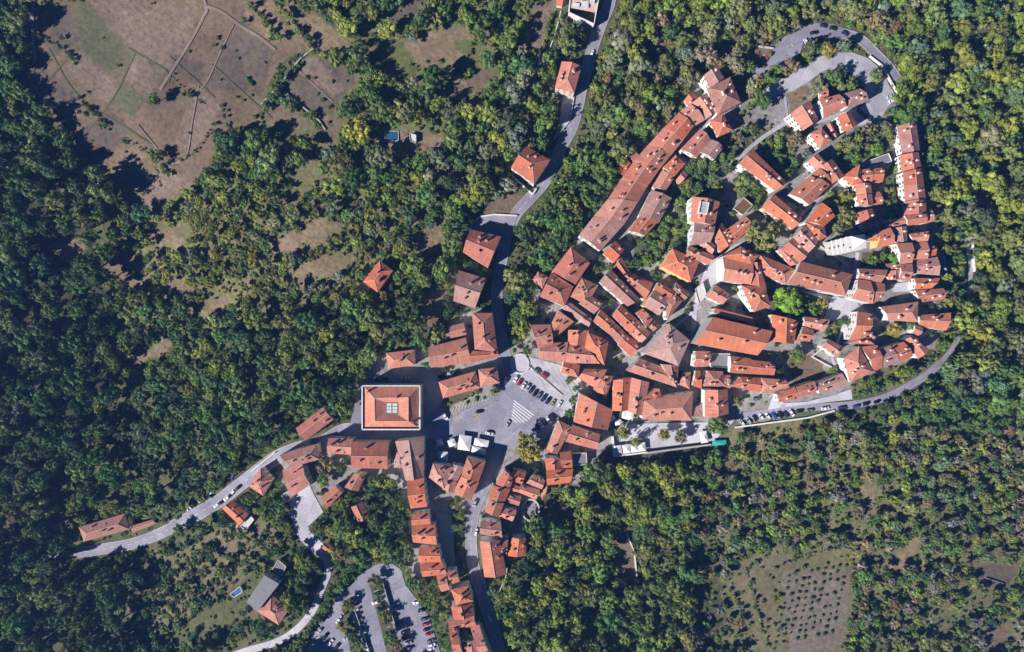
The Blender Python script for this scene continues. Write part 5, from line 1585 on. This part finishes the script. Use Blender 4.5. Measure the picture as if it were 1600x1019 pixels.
# the rest of the wood and the scrub as instanced masses
def mass(name, items, meshes, lab_sq):
    src = bpy.data.collections.new(name+'_sources')
    for i, me in enumerate(meshes):
        o = bpy.data.objects.new(f'{name}_plant', me); src.objects.link(o)
    V = []; sc = []; ti = []; rz = []
    for x, y, r in items:
        z0 = float(T(x, y)); hz = r*S*lab_sq; p = W(x, y, z0+hz); V.append((p[0], p[1], z0-.1)); w1 = R.uniform(.8, 1.25); sc.append((r*S*w1, r*S/w1, r*S*R.uniform(.75, 1.3)*tall(x, y))); ti.append((*jit(TINT[palette(x, y)]), 1)); rz.append((0, 0, R.uniform(0, 6.28)))
    me = bpy.data.meshes.new(name); me.from_pydata(V, [], [])
    a = me.attributes.new('psc', 'FLOAT_VECTOR', 'POINT'); a.data.foreach_set('vector', np.array(sc, np.float32).ravel())
    a = me.attributes.new('prt', 'FLOAT_VECTOR', 'POINT'); a.data.foreach_set('vector', np.array(rz, np.float32).ravel())
    a = me.attributes.new('tint', 'FLOAT_COLOR', 'POINT'); a.data.foreach_set('color', np.array(ti, np.float32).ravel())
    o = link(bpy.data.objects.new(name, me)); o['kind'] = 'stuff'
    ng = bpy.data.node_groups.new(name, 'GeometryNodeTree'); ng.interface.new_socket('Geometry', in_out='INPUT', socket_type='NodeSocketGeometry'); ng.interface.new_socket('Geometry', in_out='OUTPUT', socket_type='NodeSocketGeometry')
    gi = ng.nodes.new('NodeGroupInput'); go = ng.nodes.new('NodeGroupOutput'); mp = ng.nodes.new('GeometryNodeMeshToPoints'); ip = ng.nodes.new('GeometryNodeInstanceOnPoints'); ci = ng.nodes.new('GeometryNodeCollectionInfo')
    ci.inputs['Collection'].default_value = src; ci.inputs['Separate Children'].default_value = True; ci.inputs['Reset Children'].default_value = True; ip.inputs['Pick Instance'].default_value = True
    rv = ng.nodes.new('FunctionNodeRandomValue'); rv.data_type = 'INT'; 
    rv.inputs[4].default_value = 0; rv.inputs[5].default_value = len(meshes)-1
    na = ng.nodes.new('GeometryNodeInputNamedAttribute'); na.data_type = 'FLOAT_VECTOR'; na.inputs[0].default_value = 'psc'
    nb = ng.nodes.new('GeometryNodeInputNamedAttribute'); nb.data_type = 'FLOAT_VECTOR'; nb.inputs[0].default_value = 'prt'
    e2r = ng.nodes.new('FunctionNodeEulerToRotation'); l = ng.links.new
    l(gi.outputs[0], mp.inputs[0]); l(mp.outputs[0], ip.inputs['Points']); l(ci.outputs[0], ip.inputs['Instance']); l(rv.outputs[2], ip.inputs['Instance Index'])
    l(na.outputs[0], ip.inputs['Scale']); l(nb.outputs[0], e2r.inputs[0]); l(e2r.outputs[0], ip.inputs['Rotation']); l(ip.outputs[0], go.inputs[0])
    md = o.modifiers.new('scatter', 'NODES'); md.node_group = ng
mass('woodland', [t for t in rest if t[2] >= 6.2], BROAD, 1.1)
mass('scrub', [t for t in rest if t[2] < 6.2], BUSH+BROAD[:2], .6)
print('trees', len(forest), len(ind))

# ---------------------------------------------------------------- light, sky, camera
EL = math.radians(34); hd = math.radians(31)          # shadows run to the upper right
sd = Vector((math.cos(hd)*math.cos(EL), math.sin(hd)*math.cos(EL), -math.sin(EL)))
ld = bpy.data.lights.new('sun', 'SUN'); ld.energy = 5.0; ld.angle = math.radians(.5); ld.color = (1, .955, .92)
lo = link(bpy.data.objects.new('sun', ld)); lo.rotation_euler = sd.to_track_quat('-Z', 'Y').to_euler(); lo.location = (-300, -200, 300)
wd = bpy.data.worlds.new('World'); SC.world = wd; wd.use_nodes = True; nt = wd.node_tree
sk = nt.nodes.new('ShaderNodeTexSky'); sk.sky_type = 'NISHITA'; sk.sun_disc = False; sk.sun_elevation = EL; sk.sun_rotation = math.atan2(-sd.x, -sd.y); sk.altitude = 0; sk.dust_density = 0; sk.air_density = .3; sk.ozone_density = 4
hs = nt.nodes.new('ShaderNodeHueSaturation'); hs.inputs['Saturation'].default_value = 2.0; nt.links.new(sk.outputs[0], hs.inputs['Color']); nt.links.new(hs.outputs[0], nt.nodes['Background'].inputs[0]); nt.nodes['Background'].inputs[1].default_value = .07
hz = MB(); hz.box(-6600, 6600, -6600, 6600, -62, H+6)
hm = bpy.data.materials.new('pale_air'); hm.use_nodes = True; hn = hm.node_tree; hn.nodes.remove(hn.nodes['Principled BSDF'])
pv = hn.nodes.new('ShaderNodeVolumePrincipled'); pv.inputs['Color'].default_value = (.2, .42, 1, 1); pv.inputs['Density'].default_value = .00011; pv.inputs['Anisotropy'].default_value = 0
hn.links.new(pv.outputs[0], hn.nodes['Material Output'].inputs['Volume']); ho = hz.build('haze', hm); ho['kind'] = 'stuff'
cd = bpy.data.cameras.new('camera'); cd.sensor_width = 36; cd.lens = 36*H/(1600*S); cd.clip_end = 60000; cd.clip_start = 1
co = link(bpy.data.objects.new('camera', cd)); co.location = (0, 0, H); SC.camera = co
SC.view_settings.view_transform = 'Standard'; SC.view_settings.look = 'None'; SC.view_settings.exposure = 0.62; SC.view_settings.gamma = 1
SC.cycles.max_bounces = 5; SC.cycles.diffuse_bounces = 1; SC.cycles.use_denoising = True
